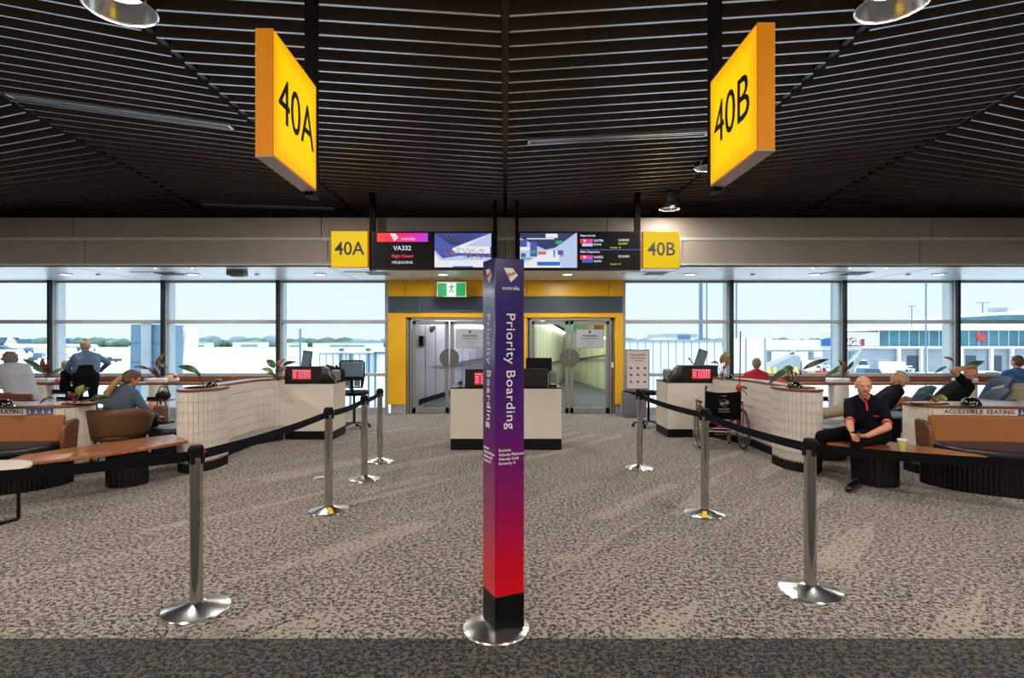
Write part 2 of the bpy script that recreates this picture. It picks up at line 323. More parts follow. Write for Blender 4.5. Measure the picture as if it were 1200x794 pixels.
# --- bulkhead between slatted ceiling and soffit
BY = 10.5
bk = MB().box(-16, 16, BY + 0.12, BY + 0.3, SOF, FZ(254, BY)).build('wall_front', 'beige_panel'); struct(bk)
def bulk_row(xs, y0, y1, z0, z1):
    xs = [-16] + xs + [16]
    for a, b in zip(xs, xs[1:]): MB().box(a + .006, b - .006, y0, y1, z0, z1).build('panel', 'beige_panel', bk, bevel=.004)
bulk_row([FX(83, BY), FX(375, BY), FX(582, BY), FX(712, BY), FX(1095, BY)], BY + .06, BY + .12, FZ(277.5, BY), FZ(254, BY))
bulk_row([FX(99, BY), FX(384, BY), FX(592, BY), FX(800, BY), FX(1078, BY)], BY, BY + .12, SOF + .0, FZ(281.5, BY))
MB().box(-16, 16, BY - .01, BY + .12, FZ(281.5, BY), FZ(278, BY)).build('ledge', 'trim_light', bk)
MB().box(-16, 16, BY - .02, BY + .02, SOF - .01, SOF + .03).build('bottom_trim', 'trim_light', bk)
# upper slab and added closing sheet, coloured black for the void above the slats
ce = MB().box(-16, 16, -14, WY, 5.4, 5.5).build('ceiling', 'void'); struct(ce)
up = MB().box(-16, 16, BY + 2.45, BY + 2.55, SOF + .12, 5.4).build('void_backing', 'void'); struct(up)
# --- folded ceiling of slats; fold lines at x=0, +-3.14, +-6.5
ZC = 2.52
def z_in(x): return ZC + 0.062 * abs(x)          # above the camera
def b2z(D): return 3.33 - 0.068 * (D - 5)
def b3z(D): return 2.34 + 0.09 * (D - 8)
def slat_data():
    b = MB(); h = .13; w = .028
    vs = [(x, y, z) for x in (0, 1) for (y, z) in ((-w / 2, 0), (w / 2, 0), (w / 2, h), (-w / 2, h))]
    b.mesh(vs, [(0, 4, 5, 1)], 1)
    b.b.verts.ensure_lookup_table(); v = b.b.verts
    for f in ((1, 5, 6, 2), (2, 6, 7, 3), (3, 7, 4, 0), (0, 1, 2, 3), (7, 6, 5, 4)): b.b.faces.new([v[i] for i in f]).material_index = 0
    bmesh.ops.recalc_face_normals(b.b, faces=b.b.faces)
    return b.data('slat', ['slat_body', 'slat_edge_lit'])
SLAT = slat_data()
def put_slat(a, b):
    a = Vector(a); b = Vector(b); d = b - a; L_ = d.length; x = d.normalized(); y = Vector((0, 0, 1)).cross(x).normalized(); z = x.cross(y)
    R = Matrix((x * L_, y, z)).transposed().to_4x4()
    inst('slat', SLAT, ce, Matrix.Translation(a) @ R)
pitch = 0.226; D = 3.05; k = 0
while D < 12.7:
    for s in (-1, 1):
        put_slat((s * .035, D, CAMZ + z_in(0)), (s * 3.10, D, CAMZ + z_in(3.14)))
    Dm = D + pitch / 2
    for s in (-1, 1):
        put_slat((s * 3.17, Dm, CAMZ + z_in(3.14) + .005), (s * 6.46, Dm, CAMZ + b2z(Dm)))
        if Dm > 6.0: put_slat((s * 6.54, D, CAMZ + b2z(D) + .005), (s * 11.5, D, CAMZ + b2z(D) + (b3z(D) - b2z(D)) * 1.25))
    D += pitch; k += 1
for x, z in ((0, z_in(0)), (3.14, z_in(3.14)), (-3.14, z_in(3.14))):
    MB().box(x - .03, x + .03, 2.9, 12.8, CAMZ + z + .05, CAMZ + z + .22).build('carrier_rail', 'black', ce)
for s in (-1, 1):
    MB().beam((s * 6.5, 5, CAMZ + b2z(5) + .12), (s * 6.5, 12.8, CAMZ + b2z(12.8) + .12), .06, .16).build('carrier_rail', 'black', ce)
# --- soffit
so = MB().box(-16, 16, BY + .02, WY + .1, SOF, SOF + .12).build('ceiling_soffit', 'soffit_white'); struct(so)
for x in (-3.35, 3.35, -8.2, 8.2): MB().box(x - .008, x + .008, BY + .05, WY, SOF - .002, SOF + .01).build('panel_joint', 'grey_plastic', so)
# --- window wall
GZ_ = -.1
def mull(x, label=None):
    w = MB().box(x - .05, x + .06, WY - .10, WY + .02, 0, SOF).build('trim_2', 'frame_grey'); struct(w)
    MB().box(x - .035, x + .035, WY - .16, WY - .10, 0, SOF).build('pressure_cap', 'frame_dark', w)
    MB().box(x - .045, x + .045, WY + .03, WY + .30, GZ_ , SOF + .3).build('outer_fin', 'fin_light', w)
    return w
WXS = {-1: [FX(455, WY), -5.2, -7.83, -10.42, -13.05, -16], 1: [FX(729, WY), 5.18, 7.77, 10.36, 13.0, 16]}
wn = 0
for s in (-1, 1):
    xs = WXS[s]
    for i, (a, b) in enumerate(zip(xs, xs[1:])):
        wn += 1
        x0, x1 = min(a, b), max(a, b)
        w = bpy.data.objects.new('window_%d' % wn, None); COL.objects.link(w); w.location = ((x0 + x1) / 2, WY, 0); struct(w)
        hw = (x1 - x0) / 2
        f = MB()
        for xx in (-hw, hw - .07): f.box(xx, xx + .07, -.04, .04, .12, SOF)
        f.box(-hw, hw, -.05, .05, SOF - .05, SOF); f.box(-hw, hw, -.06, .06, .0, .14)
        f.build('window_frame', 'frame_grey', w)
        MB().box(-hw, hw, -.08, .05, FZ(379, WY), FZ(374.8, WY)).build('transom', 'frame_grey', w, bevel=.006)
        MB().box(-hw, hw, -.07, .05, .86, .93).build('sill_rail', 'frame_grey', w, bevel=.006)
        MB().box(-hw + .02, hw - .02, -.012, .012, .14, .86).build('pane', 'glass', w)
        MB().box(-hw + .02, hw - .02, -.012, .012, .93, FZ(379, WY)).build('pane', 'glass', w)
        MB().box(-hw + .02, hw - .02, -.012, .012, FZ(374.8, WY), SOF - .05).build('pane', 'glass', w)
        if i < 4: mull(b)
# --- yellow gate portal
pw = struct(MB().box(FX(568, WY), FX(617.5, WY), WY - .1, WY + .4, 0, FZ(367, WY)).build('wall_portal', 'yellow_panel'))
X0, X1 = FX(456, WY), FX(729, WY)
def seg(xs, z0, z1, m, nm, y=WY - .14):
    for a, b in zip(xs, xs[1:]): MB().box(a + .005, b - .005, y, WY + .4, z0, z1).build(nm, m, pw, bevel=.004)
seg([X0, FX(476, WY), FX(568, WY), FX(617, WY), FX(712, WY), X1], FZ(347.5, WY), SOF, 'yellow_panel', 'panel')
seg([X0, X1], FZ(372, WY), FZ(367, WY), 'yellow_panel', 'panel')
seg([X0, FX(477, WY)], FZ(473, WY), FZ(372, WY), 'yellow_panel', 'panel'); seg([FX(719, WY), X1], FZ(473, WY), FZ(372, WY), 'yellow_panel', 'panel')
seg([X0 + .05, FX(477, WY)], 0, FZ(473, WY), 'plinth', 'plinth', WY - .1); seg([FX(720, WY), X1 - .05], 0, FZ(473, WY), 'plinth', 'plinth', WY - .1)
MB().box(X0, X1, WY - .04, WY + .3, FZ(367, WY), FZ(347.5, WY)).build('louver_backing', 'louver', pw)
nl = 9
for i in range(nl):
    z = FZ(367, WY) + (FZ(347.5, WY) - FZ(367, WY)) * (i + .5) / nl
    MB().box(X0, X1, WY - .13, WY - .05, z - .008, z + .008).build('louver_blade', 'louver', pw)
for px in (456.5, 492, 568, 617, 660, 728): MB().box(FX(px, WY) - .008, FX(px, WY) + .008, WY - .14, WY - .04, FZ(367, WY), FZ(347.5, WY)).build('louver_post', 'louver', pw)
def door(n, px0, px1, pxm):
    d = bpy.data.objects.new('door_%d' % n, None); COL.objects.link(d); struct(d)
    xa, xb, xm = FX(px0, WY), FX(px1, WY), FX(pxm, WY); H = FZ(372, WY)
    f = MB().box(xa, xa + .09, WY - .1, WY + .1, 0, H).box(xb - .09, xb, WY - .1, WY + .1, 0, H).box(xa, xb, WY - .1, WY + .1, H - .07, H)
    f.build('door_frame', 'door_alu', d, bevel=.005)
    MB().box(xa + .03, xa + .05, WY - .105, WY - .1, 0, H - .03).box(xb - .05, xb - .03, WY - .105, WY - .1, 0, H - .03).build('seal', 'black', d)
    for (l, r, s) in ((xa + .1, xm - .015, 1), (xm + .015, xb - .1, -1)):
        lf = MB().box(l, l + .08, WY - .06, WY - .01, .01, H - .08).box(r - .08, r, WY - .06, WY - .01, .01, H - .08).box(l, r, WY - .06, WY - .01, .01, .14).box(l, r, WY - .06, WY - .01, H - .16, H - .08)
        lf = lf.build('door_leaf', 'door_alu', d, bevel=.004)
        MB().box(l + .07, r - .07, WY - .04, WY - .03, .13, H - .15).build('pane', 'door_glass', lf)
        cx = r if s == 1 else l; zc = FZ(419, WY)
        ang = (90, 270) if s == 1 else (-90, 90)
        o = arc(0, 0, .21, ang[0], ang[1], 18)
        if s == 1: pts = [(cx - .0 + p[0], p[1]) for p in o]
        else: pts = [(cx + p[0], p[1]) for p in o]
        h = MB(); T = Matrix.Translation((0, WY - .065, zc)) @ Euler((PI / 2, 0, 0)).to_matrix().to_4x4()
        h.prism(pts, -.0, .02, T=T); h.build('push_plate', 'handle_disc', lf)
    return d, xa, xb, xm, H
dl = door(1, 478.5, 577, 527); dr = door(2, 617.5, 718.5, 667)
for d, px in ((dl[0], 551), (dr[0], 690.5)):
    y = WY - .08; x = FX(px, WY); z = FZ(396.5, WY)
    n = MB().box(x - .31, x + .31, y - .006, y, z - .205, z + .205).build('notice', 'notice', d)
    MB().box(x - .32, x + .32, y - .003, y, z - .215, z + .215).build('notice_edge', 'grey_plastic', d)
    MB().lathe([(0, 0), (.03, 0), (.03, .002), (0, .002)], seg=14, T=Matrix.Translation((x, y - .006, z + .155)) @ RF.to_4x4()).build('emblem', 'ink', n)
    text('WARNING', .068, 'ink', n, (x, y - .008, z + .06), RF, bold=.002)
    text('Security Restricted Area', .040, 'ink', n, (x, y - .008, z), RF, bold=.001)
    text('Access by authorised', .026, 'ink', n, (x, y - .008, z - .065), RF)
    text('persons only', .026, 'ink', n, (x, y - .008, z - .10), RF)
    text('Penalties may apply', .022, 'ink', n, (x, y - .008, z - .145), RF)
MB().box(FX(715.3, WY), FX(718, WY), WY - .13, WY - .1, FZ(430, WY), FZ(424, WY)).build('door_release', 'white_plastic', dr[0])
# --- boarding corridors behind the doors
mat('corr_wall', rgb(196, 192, 205), 0.45, scale=2); mat('corr_wall_green', rgb(196, 200, 172), 0.45, scale=2); mat('corr_floor', rgb(84, 86, 90), 0.9, scale=120, var=.2); mat('corr_ceil', rgb(150, 150, 150), 0.7)
def corridor(n, xl, xr, wallm, dx, col, energy):
    y0, y1 = WY + .42, WY + 11
    c = bpy.data.objects.new('wall_corridor_%d' % n, None); COL.objects.link(c); struct(c)
    def q(a, b, z0, z1, m, nm): # wall panel from plan point a to b
        return MB().mesh([(a[0], a[1], z0), (b[0], b[1], z0), (b[0], b[1], z1), (a[0], a[1], z1)], [(0, 1, 2, 3)]).build(nm, m, c)
    fs = .9
    # floor ramps down/up gently; ceiling
    MB().mesh([(xl - .3, WY + .1, .0), (xr + .3, WY + .1, .0), (xr + dx + .6, y1, fs), (xl - .3, y1, fs)], [(0, 1, 2, 3)]).build('corridor_floor', 'corr_floor', c)
    MB().mesh([(xl - .3, WY + .1, 2.55), (xr + .3, WY + .1, 2.55), (xr + dx + .6, y1, 3.0), (xl - .3, y1, 3.0)], [(0, 1, 2, 3)]).build('corridor_ceiling', 'corr_ceil', c)
    MB().mesh([(xl - .3, WY + .41, 2.2), (xr + .3, WY + .41, 2.2), (xr + .3, WY + .41, 3.0), (xl - .3, WY + .41, 3.0)], [(0, 1, 2, 3)]).build('header', 'corr_ceil', c)
    return c, q
c1, q1 = corridor(1, dl[1], dl[2], 'corr_wall', 2.2, None, 0)
c2, q2 = corridor(2, dr[1], dr[2], 'corr_wall_green', 1.2, None, 0)
def panels(c, a, b, z0, z1, m, n):
    """a ribbed metal wall: upright panels with recessed joints"""
    a = Vector(a); b = Vector(b)
    for i in range(n):
        p = a.lerp(b, (i + .04) / n); r = a.lerp(b, (i + .96) / n); d = (r - p); nrm = Vector((-d.y, d.x)).normalized() * .02
        MB().prism([tuple(p - nrm), tuple(r - nrm), tuple(r + nrm), tuple(p + nrm)], z0, z1).build('wall_panel', m, c)
    d = (b - a); nrm = Vector((-d.y, d.x)).normalized() * .012
    MB().prism([tuple(a - nrm), tuple(b - nrm), tuple(b + nrm), tuple(a + nrm)], z0, z1).build('panel_backing', 'grey_plastic', c)
# left corridor: wall on the left side runs away to the right, back wall further on
LA = (dl[1] + .05, WY + .45); LB = (dl[1] + 2.35, WY + 6.5)
panels(c1, LA, LB, 0, 3, 'corr_wall', 12)
panels(c1, (LB[0], LB[1]), (LB[0] + 3, LB[1] + .0), 0, 3, 'corr_wall', 6)
panels(c1, (dl[2] + .2, WY + .45), (dl[2] + 1.6, WY + 6.4), 0, 3, 'corr_wall', 10)
MB().beam((LA[0] + .13, LA[1] + .4, 1.0), (LB[0] + .1, LB[1] - .3, 1.25), .05, .05).beam((LA[0] + .13, LA[1] + .4, .92), (LB[0] + .1, LB[1] - .3, 1.17), .012, .03).build('handrail', 'brushed', c1)
MB().beam((LA[0] + .28, LA[1] + .2, 2.24), (LB[0] + .05, LB[1] - .2, 2.0), .26, .05).build('light_strip', 'strip_white', c1)
MB().beam((LA[0] + .1, LA[1] + .2, .2), (LB[0] + .05, LB[1] - .2, .55), .03, .12).build('skirting', 'black', c1)
MB().box(LB[0] + .1, LB[0] + .35, LB[1] - .5, LB[1] - .45, 1.72, 2.02).build('exit_sign', 'exit_green', c1)
MB().ell((LA[0] + .3, LA[1] + .75, 2.02), (.13, .05, .13)).build('convex_mirror', 'brushed', c1)
MB().box(LA[0] + .08, LA[0] + .2, LA[1] + .2, LA[1] + .5, 1.55, 1.8).build('speaker_box', 'black', c1)
# right corridor: wall at the left, closing wall sweeping to the right
RA = (dr[1] + .02, WY + .45); RB = (dr[1] + 1.5, WY + 6.0); RC = (dr[1] + 2.66, WY + 2.7)
panels(c2, RA, RB, 0, 3.1, 'corr_wall_green', 12)
panels(c2, RB, RC, 0, 3.1, 'corr_wall_green', 9)
MB().beam((RA[0] + .12, RA[1] + .3, 1.0), (RB[0], RB[1] - .25, 1.1), .05, .05).build('handrail', 'brushed', c2)
MB().beam((RB[0] + .1, RB[1] - .25, 1.05), (RC[0] - .2, RC[1] - .0, 1.3), .05, .05).build('handrail', 'brushed', c2)
MB().beam((RA[0] + .30, RA[1] + .2, 2.22), (RB[0], RB[1] - .3, 1.95), .07, .05).build('light_strip', 'strip_white', c2)
MB().beam((RA[0] + .40, RA[1] + .2, 2.24), (RB[0] + .1, RB[1] - .3, 1.97), .05, .07).build('cable_tray', 'black', c2)
for i in range(7):
    t = (i + .5) / 7; MB().box(RC[0] - .42 - t * .05, RC[0] - .30 - t * .05, WY + .9 + t * 1.5, WY + 1.0 + t * 1.5, 2.46 - t * .9 + .12, 2.5 - t * .9 + .12).build('lamp_dot', 'lamp_white', c2)
MB().box(dr[3] + .02, dr[3] + .32, WY + 1.2, WY + 1.25, 1.92, 2.1).build('exit_sign', 'exit_green', c2)
MB().box(dr[3] + .72, dr[3] + .98, WY + 1.0, WY + 1.02, 1.92, 2.08).build('hanging_tag', 'yellow_panel', c2)
area('corridor_light', (dl[1] + 1.2, WY + 2.6, 2.4), 1.2, 75, (0.93, 0.93, 1.0), shape='RECTANGLE', size_y=2.4)
area('corridor_light', (dr[1] + 1.4, WY + 2.4, 2.4), 1.2, 60, (0.95, 1.0, 0.82), shape='RECTANGLE', size_y=2.4)
# --- outside ground
GZ = -4.0
mat('concrete', rgb(222, 224, 224), 0.8, scale=.12, var=.05); mat('grass_far', rgb(176, 184, 150), 0.9, scale=.02, var=.15); mat('tarmac', rgb(196, 200, 204), 0.9, scale=.05)
gr = struct(MB().box(-420, 420, WY + .6, 380, GZ - .5, GZ).build('floor_apron', 'concrete'))
struct(MB().box(-1600, 1600, 380, 3000, GZ - .5, GZ - .02).build('floor_airfield', 'grass_far'))
MB().box(-400, 400, 200, 222, GZ, GZ + .02).box(-1500, 1500, 520, 600, GZ, GZ + .03).build('runway', 'tarmac', gr)
bl = struct(MB().box(-16, 16, WY + .1, WY + .5, GZ, -.1).build('wall_facade', 'grey_plastic'))
# ================================================================ QUEUE POSTS
def belt(t, a, b, m, nm='belt', sag=.02):
    """a tape from a to b, local coordinates of t"""
    a = Vector(a); b = Vector(b); n = 14; d = (b - a); nr = Vector((-d.y, d.x, 0)).normalized() * .0015; mb = MB(); h = .03
    vs = []
    for i in range(n + 1):
        u = i / n; p = a.lerp(b, u); p.z -= sag * 4 * u * (1 - u)
        for (q, z) in ((nr, -h), (nr, h), (-nr, h), (-nr, -h)): vs.append(p + q + Vector((0, 0, z)))
    fs = []
    for i in range(n):
        for k in range(4): fs.append((i * 4 + k, i * 4 + (k + 1) % 4, (i + 1) * 4 + (k + 1) % 4, (i + 1) * 4 + k))
    mb.mesh(vs, fs); return mb.build(nm, m, t)
def stanchion(x, y, label, sticker=None, head='black_matt'):
    t = thing('stanchion', label, 'queue barrier', (x, y, 0), group='chrome queue barrier posts')
    MB().lathe([(0, 0), (.192, 0), (.195, .006), (.19, .013), (.06, .045), (.046, .055), (0, .055)], seg=48).build('base', 'base_chrome', t)
    MB().cyl((0, 0, .05), (0, 0, .93), .0375, seg=32).build('pole', 'steel', t)
    MB().cyl((0, 0, .93), (0, 0, .985), .043, seg=32).cyl((0, 0, .985), (0, 0, 1.0), .043, .034, seg=32).box(-.048, .048, -.012, .012, .89, .975).box(-.012, .012, -.048, .048, .89, .975).build('belt_head', head, t)
    MB().box(.048, .054, -.01, .01, .955, .97).build('release_button', 'red_plastic', t)
    if sticker is not None:
        a = math.radians(sticker); mb = MB(); pts = []
        for (r, da) in ((.065, -.28), (.175, -.14), (.175, .14), (.065, .28)): pts.append((r * math.cos(a + da), r * math.sin(a + da), .0465 - (r - .06) * .255))
        mb.poly(pts).build('warning_sticker', 'sticker', t)['label'] = 'yellow warning sticker'
    return t
SL = [(-1.88, 3.48), (-1.71, 5.54), (-1.68, 6.82), (-1.72, 7.85)]
SR = [(1.99, 3.73), (1.895, 5.425), (1.75, 7.43)]
sl = [stanchion(*SL[0], 'nearest left chrome queue post with black belts both ways'), stanchion(*SL[1], 'second left chrome queue post with yellow sticker on base', -65),
      stanchion(*SL[2], 'third left chrome queue post, behind the stickered one'), stanchion(*SL[3], 'farthest left chrome queue post at the end of the belt line')]
sr = [stanchion(*SR[0], 'nearest right chrome queue post beside the seated bald man'), stanchion(*SR[1], 'second right chrome queue post in front of the wheelchair', -110),
      stanchion(*SR[2], 'farthest right chrome queue post carrying a notice frame')]
offl = stanchion(-3.55, 2.55, 'left chrome queue post beside the round table'); offr = stanchion(3.75, 3.02, 'right chrome queue post in front of the leather sofa')
def link(a, b, m='belt'):
    d = Vector((b.location.x - a.location.x, b.location.y - a.location.y, 0)); u = d.normalized() * .046
    belt(a, (u.x, u.y, .935), (d.x - u.x, d.y - u.y, .935), m)
link(sl[0], sl[1]); link(sl[1], sl[2]); link(sl[2], sl[3]); link(sr[0], sr[1]); link(sr[1], sr[2]); link(offl, sl[0], 'belt_black'); link(offr, sr[0], 'belt_black')
t = thing('notice_frame', 'tall slim notice frame on top of the farthest right queue post', 'sign', (SR[2][0] - .03, SR[2][1], 1.0))
MB().box(-.155, .155, -.012, .012, .02, .54).build('frame', 'brushed', t, bevel=.004)
MB().box(-.14, .14, -.016, -.012, .035, .52).build('sheet', 'paper', t)
MB().box(-.02, .02, -.01, .01, -.03, .03).build('clip', 'black', t)
text('Gate bag check', .032, 'ink', t, (-.0, -.018, .47), RF); text('Items not allowed', .026, 'ink', t, (0, -.018, .43), RF); text('in the cabin', .026, 'ink', t, (0, -.018, .395), RF)
ic = MB()
for r in range(3):
    for c in range(3):
        x, z = -.09 + c * .09, .30 - r * .09
        ic.box(x - .016, x + .012, -.018, -.016, z - .006, z + .012).box(x - .004, x + .018, -.018, -.016, z - .014, z - .002)
tag(ic.build('icons', 'ink', t), kind='stuff')
# ================================================================ BOARDING PILLAR
s = .178; AN = math.radians(24)
def pillar_mat():
    m = bpy.data.materials.new('pillar_print'); m.use_nodes = True; nt = m.node_tree; b = nt.nodes['Principled BSDF']
    tc = nt.nodes.new('ShaderNodeTexCoord'); sx = nt.nodes.new('ShaderNodeSeparateXYZ'); r = nt.nodes.new('ShaderNodeValToRGB'); mr = nt.nodes.new('ShaderNodeMapRange')
    nt.links.new(tc.outputs['Object'], sx.inputs[0]); nt.links.new(sx.outputs['Z'], mr.inputs[0]); mr.inputs[1].default_value = .22; mr.inputs[2].default_value = 2.1
    nt.links.new(mr.outputs[0], r.inputs[0]); e = r.color_ramp.elements
    e[0].position = 0; e[0].color = rgb(214, 4, 26); e[1].position = 1; e[1].color = rgb(34, 14, 104)
    for p, c in ((.10, (196, 0, 40)), (.24, (150, 8, 80)), (.40, (108, 14, 104)), (.55, (78, 18, 112)), (.72, (44, 12, 108))): q = e.new(p); q.color = rgb(*c)
    nt.links.new(r.outputs[0], b.inputs['Base Color']); b.inputs['Roughness'].default_value = .22; b.inputs['Coat Weight'].default_value = .35; b.inputs['Coat Roughness'].default_value = .12
    M['pillar_print'] = m
pillar_mat()
t = thing('boarding_pillar', 'tall square purple and red priority boarding pillar on a round chrome base', 'sign pillar', (-.056, 3.13, 0), AN)
MB().lathe([(0, 0), (.188, 0), (.192, .006), (.187, .014), (.10, .045), (0, .05)], c=(.05, .10, 0), seg=48).build('base', 'base_chrome', t)
MB().box(0, s, 0, s, .03, .225).build('plinth', 'black', t, bevel=.003)
MB().box(0, s, 0, s, .225, 2.09).build('column', 'pillar_print', t, bevel=.004)
def fin(mb, w, m=0, y=0, o=(0, 0), T=None):
    pts = [(-.5, .42), (.12, .42), (.5, -.02), (.0, -.5)]
    mb.prism([(o[0] + p[0] * w, o[1] + p[1] * w) for p in pts], -.0008, .0012, m, T=T); return mb
RVERT = RF @ Euler((0, 0, -PI / 2)).to_matrix()
RLEFT = Euler((PI / 2, 0, -PI / 2)).to_matrix(); RLV = RLEFT @ Euler((0, 0, -PI / 2)).to_matrix()
for face in (0, 1):
    if face == 0: R, RV = RF, RVERT; L = lambda u, z: (u, -.002, z)
    else: R, RV = RLEFT, RLV; L = lambda u, z: (-.002, s - u, z)
    T = Matrix.Translation(L(.095, 2.0)) @ R.to_4x4()
    lg = fin(MB(), .085, T=T).build('logo', 'white_print', t)
    text('Virgin', .027, 'red_print', lg, L(.090, 2.0) if face == 0 else L(.090, 2.0), R @ Euler((0, 0, .35)).to_matrix(), bold=.0006, shear=.4, ext=.003)
    text('australia', .030, 'white_print', t, L(.095, 1.925), R, sx=1.05)
    text('Priority Boarding', .076, 'white_print', t, L(.092, 1.467), RV, space=1.08, sx=1.12, name='lettering')
    for i, w in enumerate(('Business', 'Velocity Platinum', 'Velocity Gold', 'Economy X')): text(w, .0215, 'white_print', t, L(.022, 1.03 - i * .024), R, 'LEFT')
# ================================================================ HANGING GATE SIGNS
def facemat(name, col, edge, st):
    """lit yellow acrylic: brighter in its middle, tubes inside, deeper towards the rim"""
    m = bpy.data.materials.new(name); m.use_nodes = True; nt = m.node_tree; b = nt.nodes['Principled BSDF']
    tc = nt.nodes.new('ShaderNodeTexCoord'); sx = nt.nodes.new('ShaderNodeSeparateXYZ'); nt.links.new(tc.outputs['Generated'], sx.inputs[0])
    out = None
    for ax in ('Y', 'Z'):
        a = nt.nodes.new('ShaderNodeMath'); a.operation = 'SUBTRACT'; a.inputs[1].default_value = .5; nt.links.new(sx.outputs[ax], a.inputs[0])
        c = nt.nodes.new('ShaderNodeMath'); c.operation = 'ABSOLUTE'; nt.links.new(a.outputs[0], c.inputs[0])
        if out is None: out = c
        else:
            q = nt.nodes.new('ShaderNodeMath'); q.operation = 'MAXIMUM'; nt.links.new(out.outputs[0], q.inputs[0]); nt.links.new(c.outputs[0], q.inputs[1]); out = q
    r = nt.nodes.new('ShaderNodeValToRGB'); nt.links.new(out.outputs[0], r.inputs[0]); e = r.color_ramp.elements
    e[0].position = .34; e[0].color = col; e[1].position = .5; e[1].color = edge
    nt.links.new(r.outputs[0], b.inputs['Emission Color']); b.inputs['Emission Strength'].default_value = st; b.inputs['Base Color'].default_value = rgb(200, 150, 0); b.inputs['Roughness'].default_value = .3
    M[name] = m
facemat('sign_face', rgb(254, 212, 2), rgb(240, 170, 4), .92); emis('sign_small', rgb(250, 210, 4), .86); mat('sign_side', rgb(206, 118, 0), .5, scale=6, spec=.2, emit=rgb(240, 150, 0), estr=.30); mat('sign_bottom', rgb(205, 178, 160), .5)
def hang_sign(s_, txt, ztop, label):
    x = s_ * 1.30 if s_ < 0 else 1.412; y0, y1 = 3.2, 3.93; w = .72
    t = thing('gate_sign', label, 'sign', (x, (y0 + y1) / 2, ztop - w), group=None)
    h = (y1 - y0) / 2; i = -s_     # lit face looks to the middle of the hall
    xa, xb = sorted((0, -i * .10))
    MB().box(xa, xb, -h, h, .008, w).build('housing', 'sign_side', t, bevel=.003)
    MB().box(xa, xb, -h, h, 0, .008).build('underside', 'sign_bottom', t)
    MB().box(min(0, i * .004), max(0, i * .004), -h + .012, h - .012, .012, w - .012).build('lit_face', 'sign_face', t)
    MB().box(min(-i * .1, -i * .104), max(-i * .1, -i * .104), -h + .012, h - .012, .012, w - .012).build('lit_face', 'sign_face', t)
    R = Euler((PI / 2, 0, PI / 2 * i)).to_matrix()
    text(txt, .385, 'ink_black', t, (i * .006, 0, w / 2), R, sx=.93)
    text(txt, .385, 'ink_black', t, (-i * .106, 0, w / 2), Euler((PI / 2, 0, -PI / 2 * i)).to_matrix(), sx=.93)
    MB().box(-i * .05 - .03, -i * .05 + .03, h + .0, h + .12, -.03, 1.72).build('hanger_post', 'black_matt', t)
mat('ink_black', rgb(14, 13, 12), .5)
hang_sign(-1, '40A', 3.384, 'large yellow lightbox sign reading 40A hanging at upper left'); hang_sign(1, '40B', 3.416, 'large yellow lightbox sign reading 40B hanging at upper right')
def small_sign(px0, px1, py0, py1, txt, label, ink):
    D = 10.1; x0, x1, z1, z0 = FX(px0, D), FX(px1, D), FZ(py0, D), FZ(py1, D)
    t = thing('gate_sign', label, 'sign', ((x0 + x1) / 2, D, z0)); w = (x1 - x0) / 2; h = z1 - z0
    MB().box(-w, w, 0, .12, 0, h).build('housing', 'sign_side', t, bevel=.003); MB().box(-w + .008, w - .008, -.004, 0, .008, h - .008).build('lit_face', 'sign_small', t)
    text(txt, .33, ink, t, (0, -.006, h / 2), RF, sx=.95, bold=.004)
    MB().box(-.02, .02, .12, BY - D, .2, .3).build('bracket', 'black', t)
mat('ink_violet', rgb(60, 52, 66), .5)
small_sign(388, 431, 270.5, 313, '40A', 'small yellow 40A sign beside the left flight screens', 'ink_black'); small_sign(753.5, 796.5, 271, 314, '40B', 'small yellow 40B sign beside the right flight screens', 'ink_violet')
# ================================================================ FLIGHT SCREENS
DS = 10.15
def gradmat(name, stops, axis='X', st=.95):
    m = bpy.data.materials.new(name); m.use_nodes = True; nt = m.node_tree; b = nt.nodes['Principled BSDF']
    tc = nt.nodes.new('ShaderNodeTexCoord'); sx = nt.nodes.new('ShaderNodeSeparateXYZ'); r = nt.nodes.new('ShaderNodeValToRGB')
    nt.links.new(tc.outputs['Generated'], sx.inputs[0]); nt.links.new(sx.outputs[axis], r.inputs[0]); e = r.color_ramp.elements
    e[0].position = stops[0][0]; e[0].color = rgb(*stops[0][1]); e[1].position = stops[-1][0]; e[1].color = rgb(*stops[-1][1])
    for p, c in stops[1:-1]: e.new(p).color = rgb(*c)
    nt.links.new(r.outputs[0], b.inputs['Emission Color']); b.inputs['Emission Strength'].default_value = st; b.inputs['Base Color'].default_value = (0, 0, 0, 1); b.inputs['Roughness'].default_value = .3; M[name] = m
gradmat('banner', [(0, (255, 50, 60)), (.3, (255, 20, 60)), (.7, (240, 10, 170)), (1, (180, 60, 230))])
def picture(t, x0, x1, z0, z1, items, y):
    """flat picture shown on a display: (material, [(u,v)...]) polygons"""
    for k, (m, nm, polys) in enumerate(items):
        mb = MB()
        for pl in polys: mb.poly([(x0 + (x1 - x0) * u, y - .0006 * k, z0 + (z1 - z0) * v) for u, v in pl])
        tag(mb.build(nm, m, t), kind='stuff' if len(polys) > 1 else None)
def rect(u0, v0, u1, v1): return [(u0, v0), (u1, v0), (u1, v1), (u0, v1)]
def display(px0, px1, py0, py1, nm, label):
    x0, x1, z1, z0 = FX(px0, DS), FX(px1, DS), FZ(py0, DS), FZ(py1, DS)
    t = thing(nm, label, 'screen', ((x0 + x1) / 2, DS, z0)); w = (x1 - x0) / 2; h = z1 - z0
    MB().box(-w, w, 0, .09, 0, h).build('casing', 'black', t, bevel=.004)
    MB().box(-w + .025, w - .025, -.002, 0, .035, h - .025).build('panel', 'scr_black', t)
    return t, w - .03, h
def L_(t, px, py): return (FX(px, DS) - t.location.x, -.005, FZ(py, DS) - t.location.z)
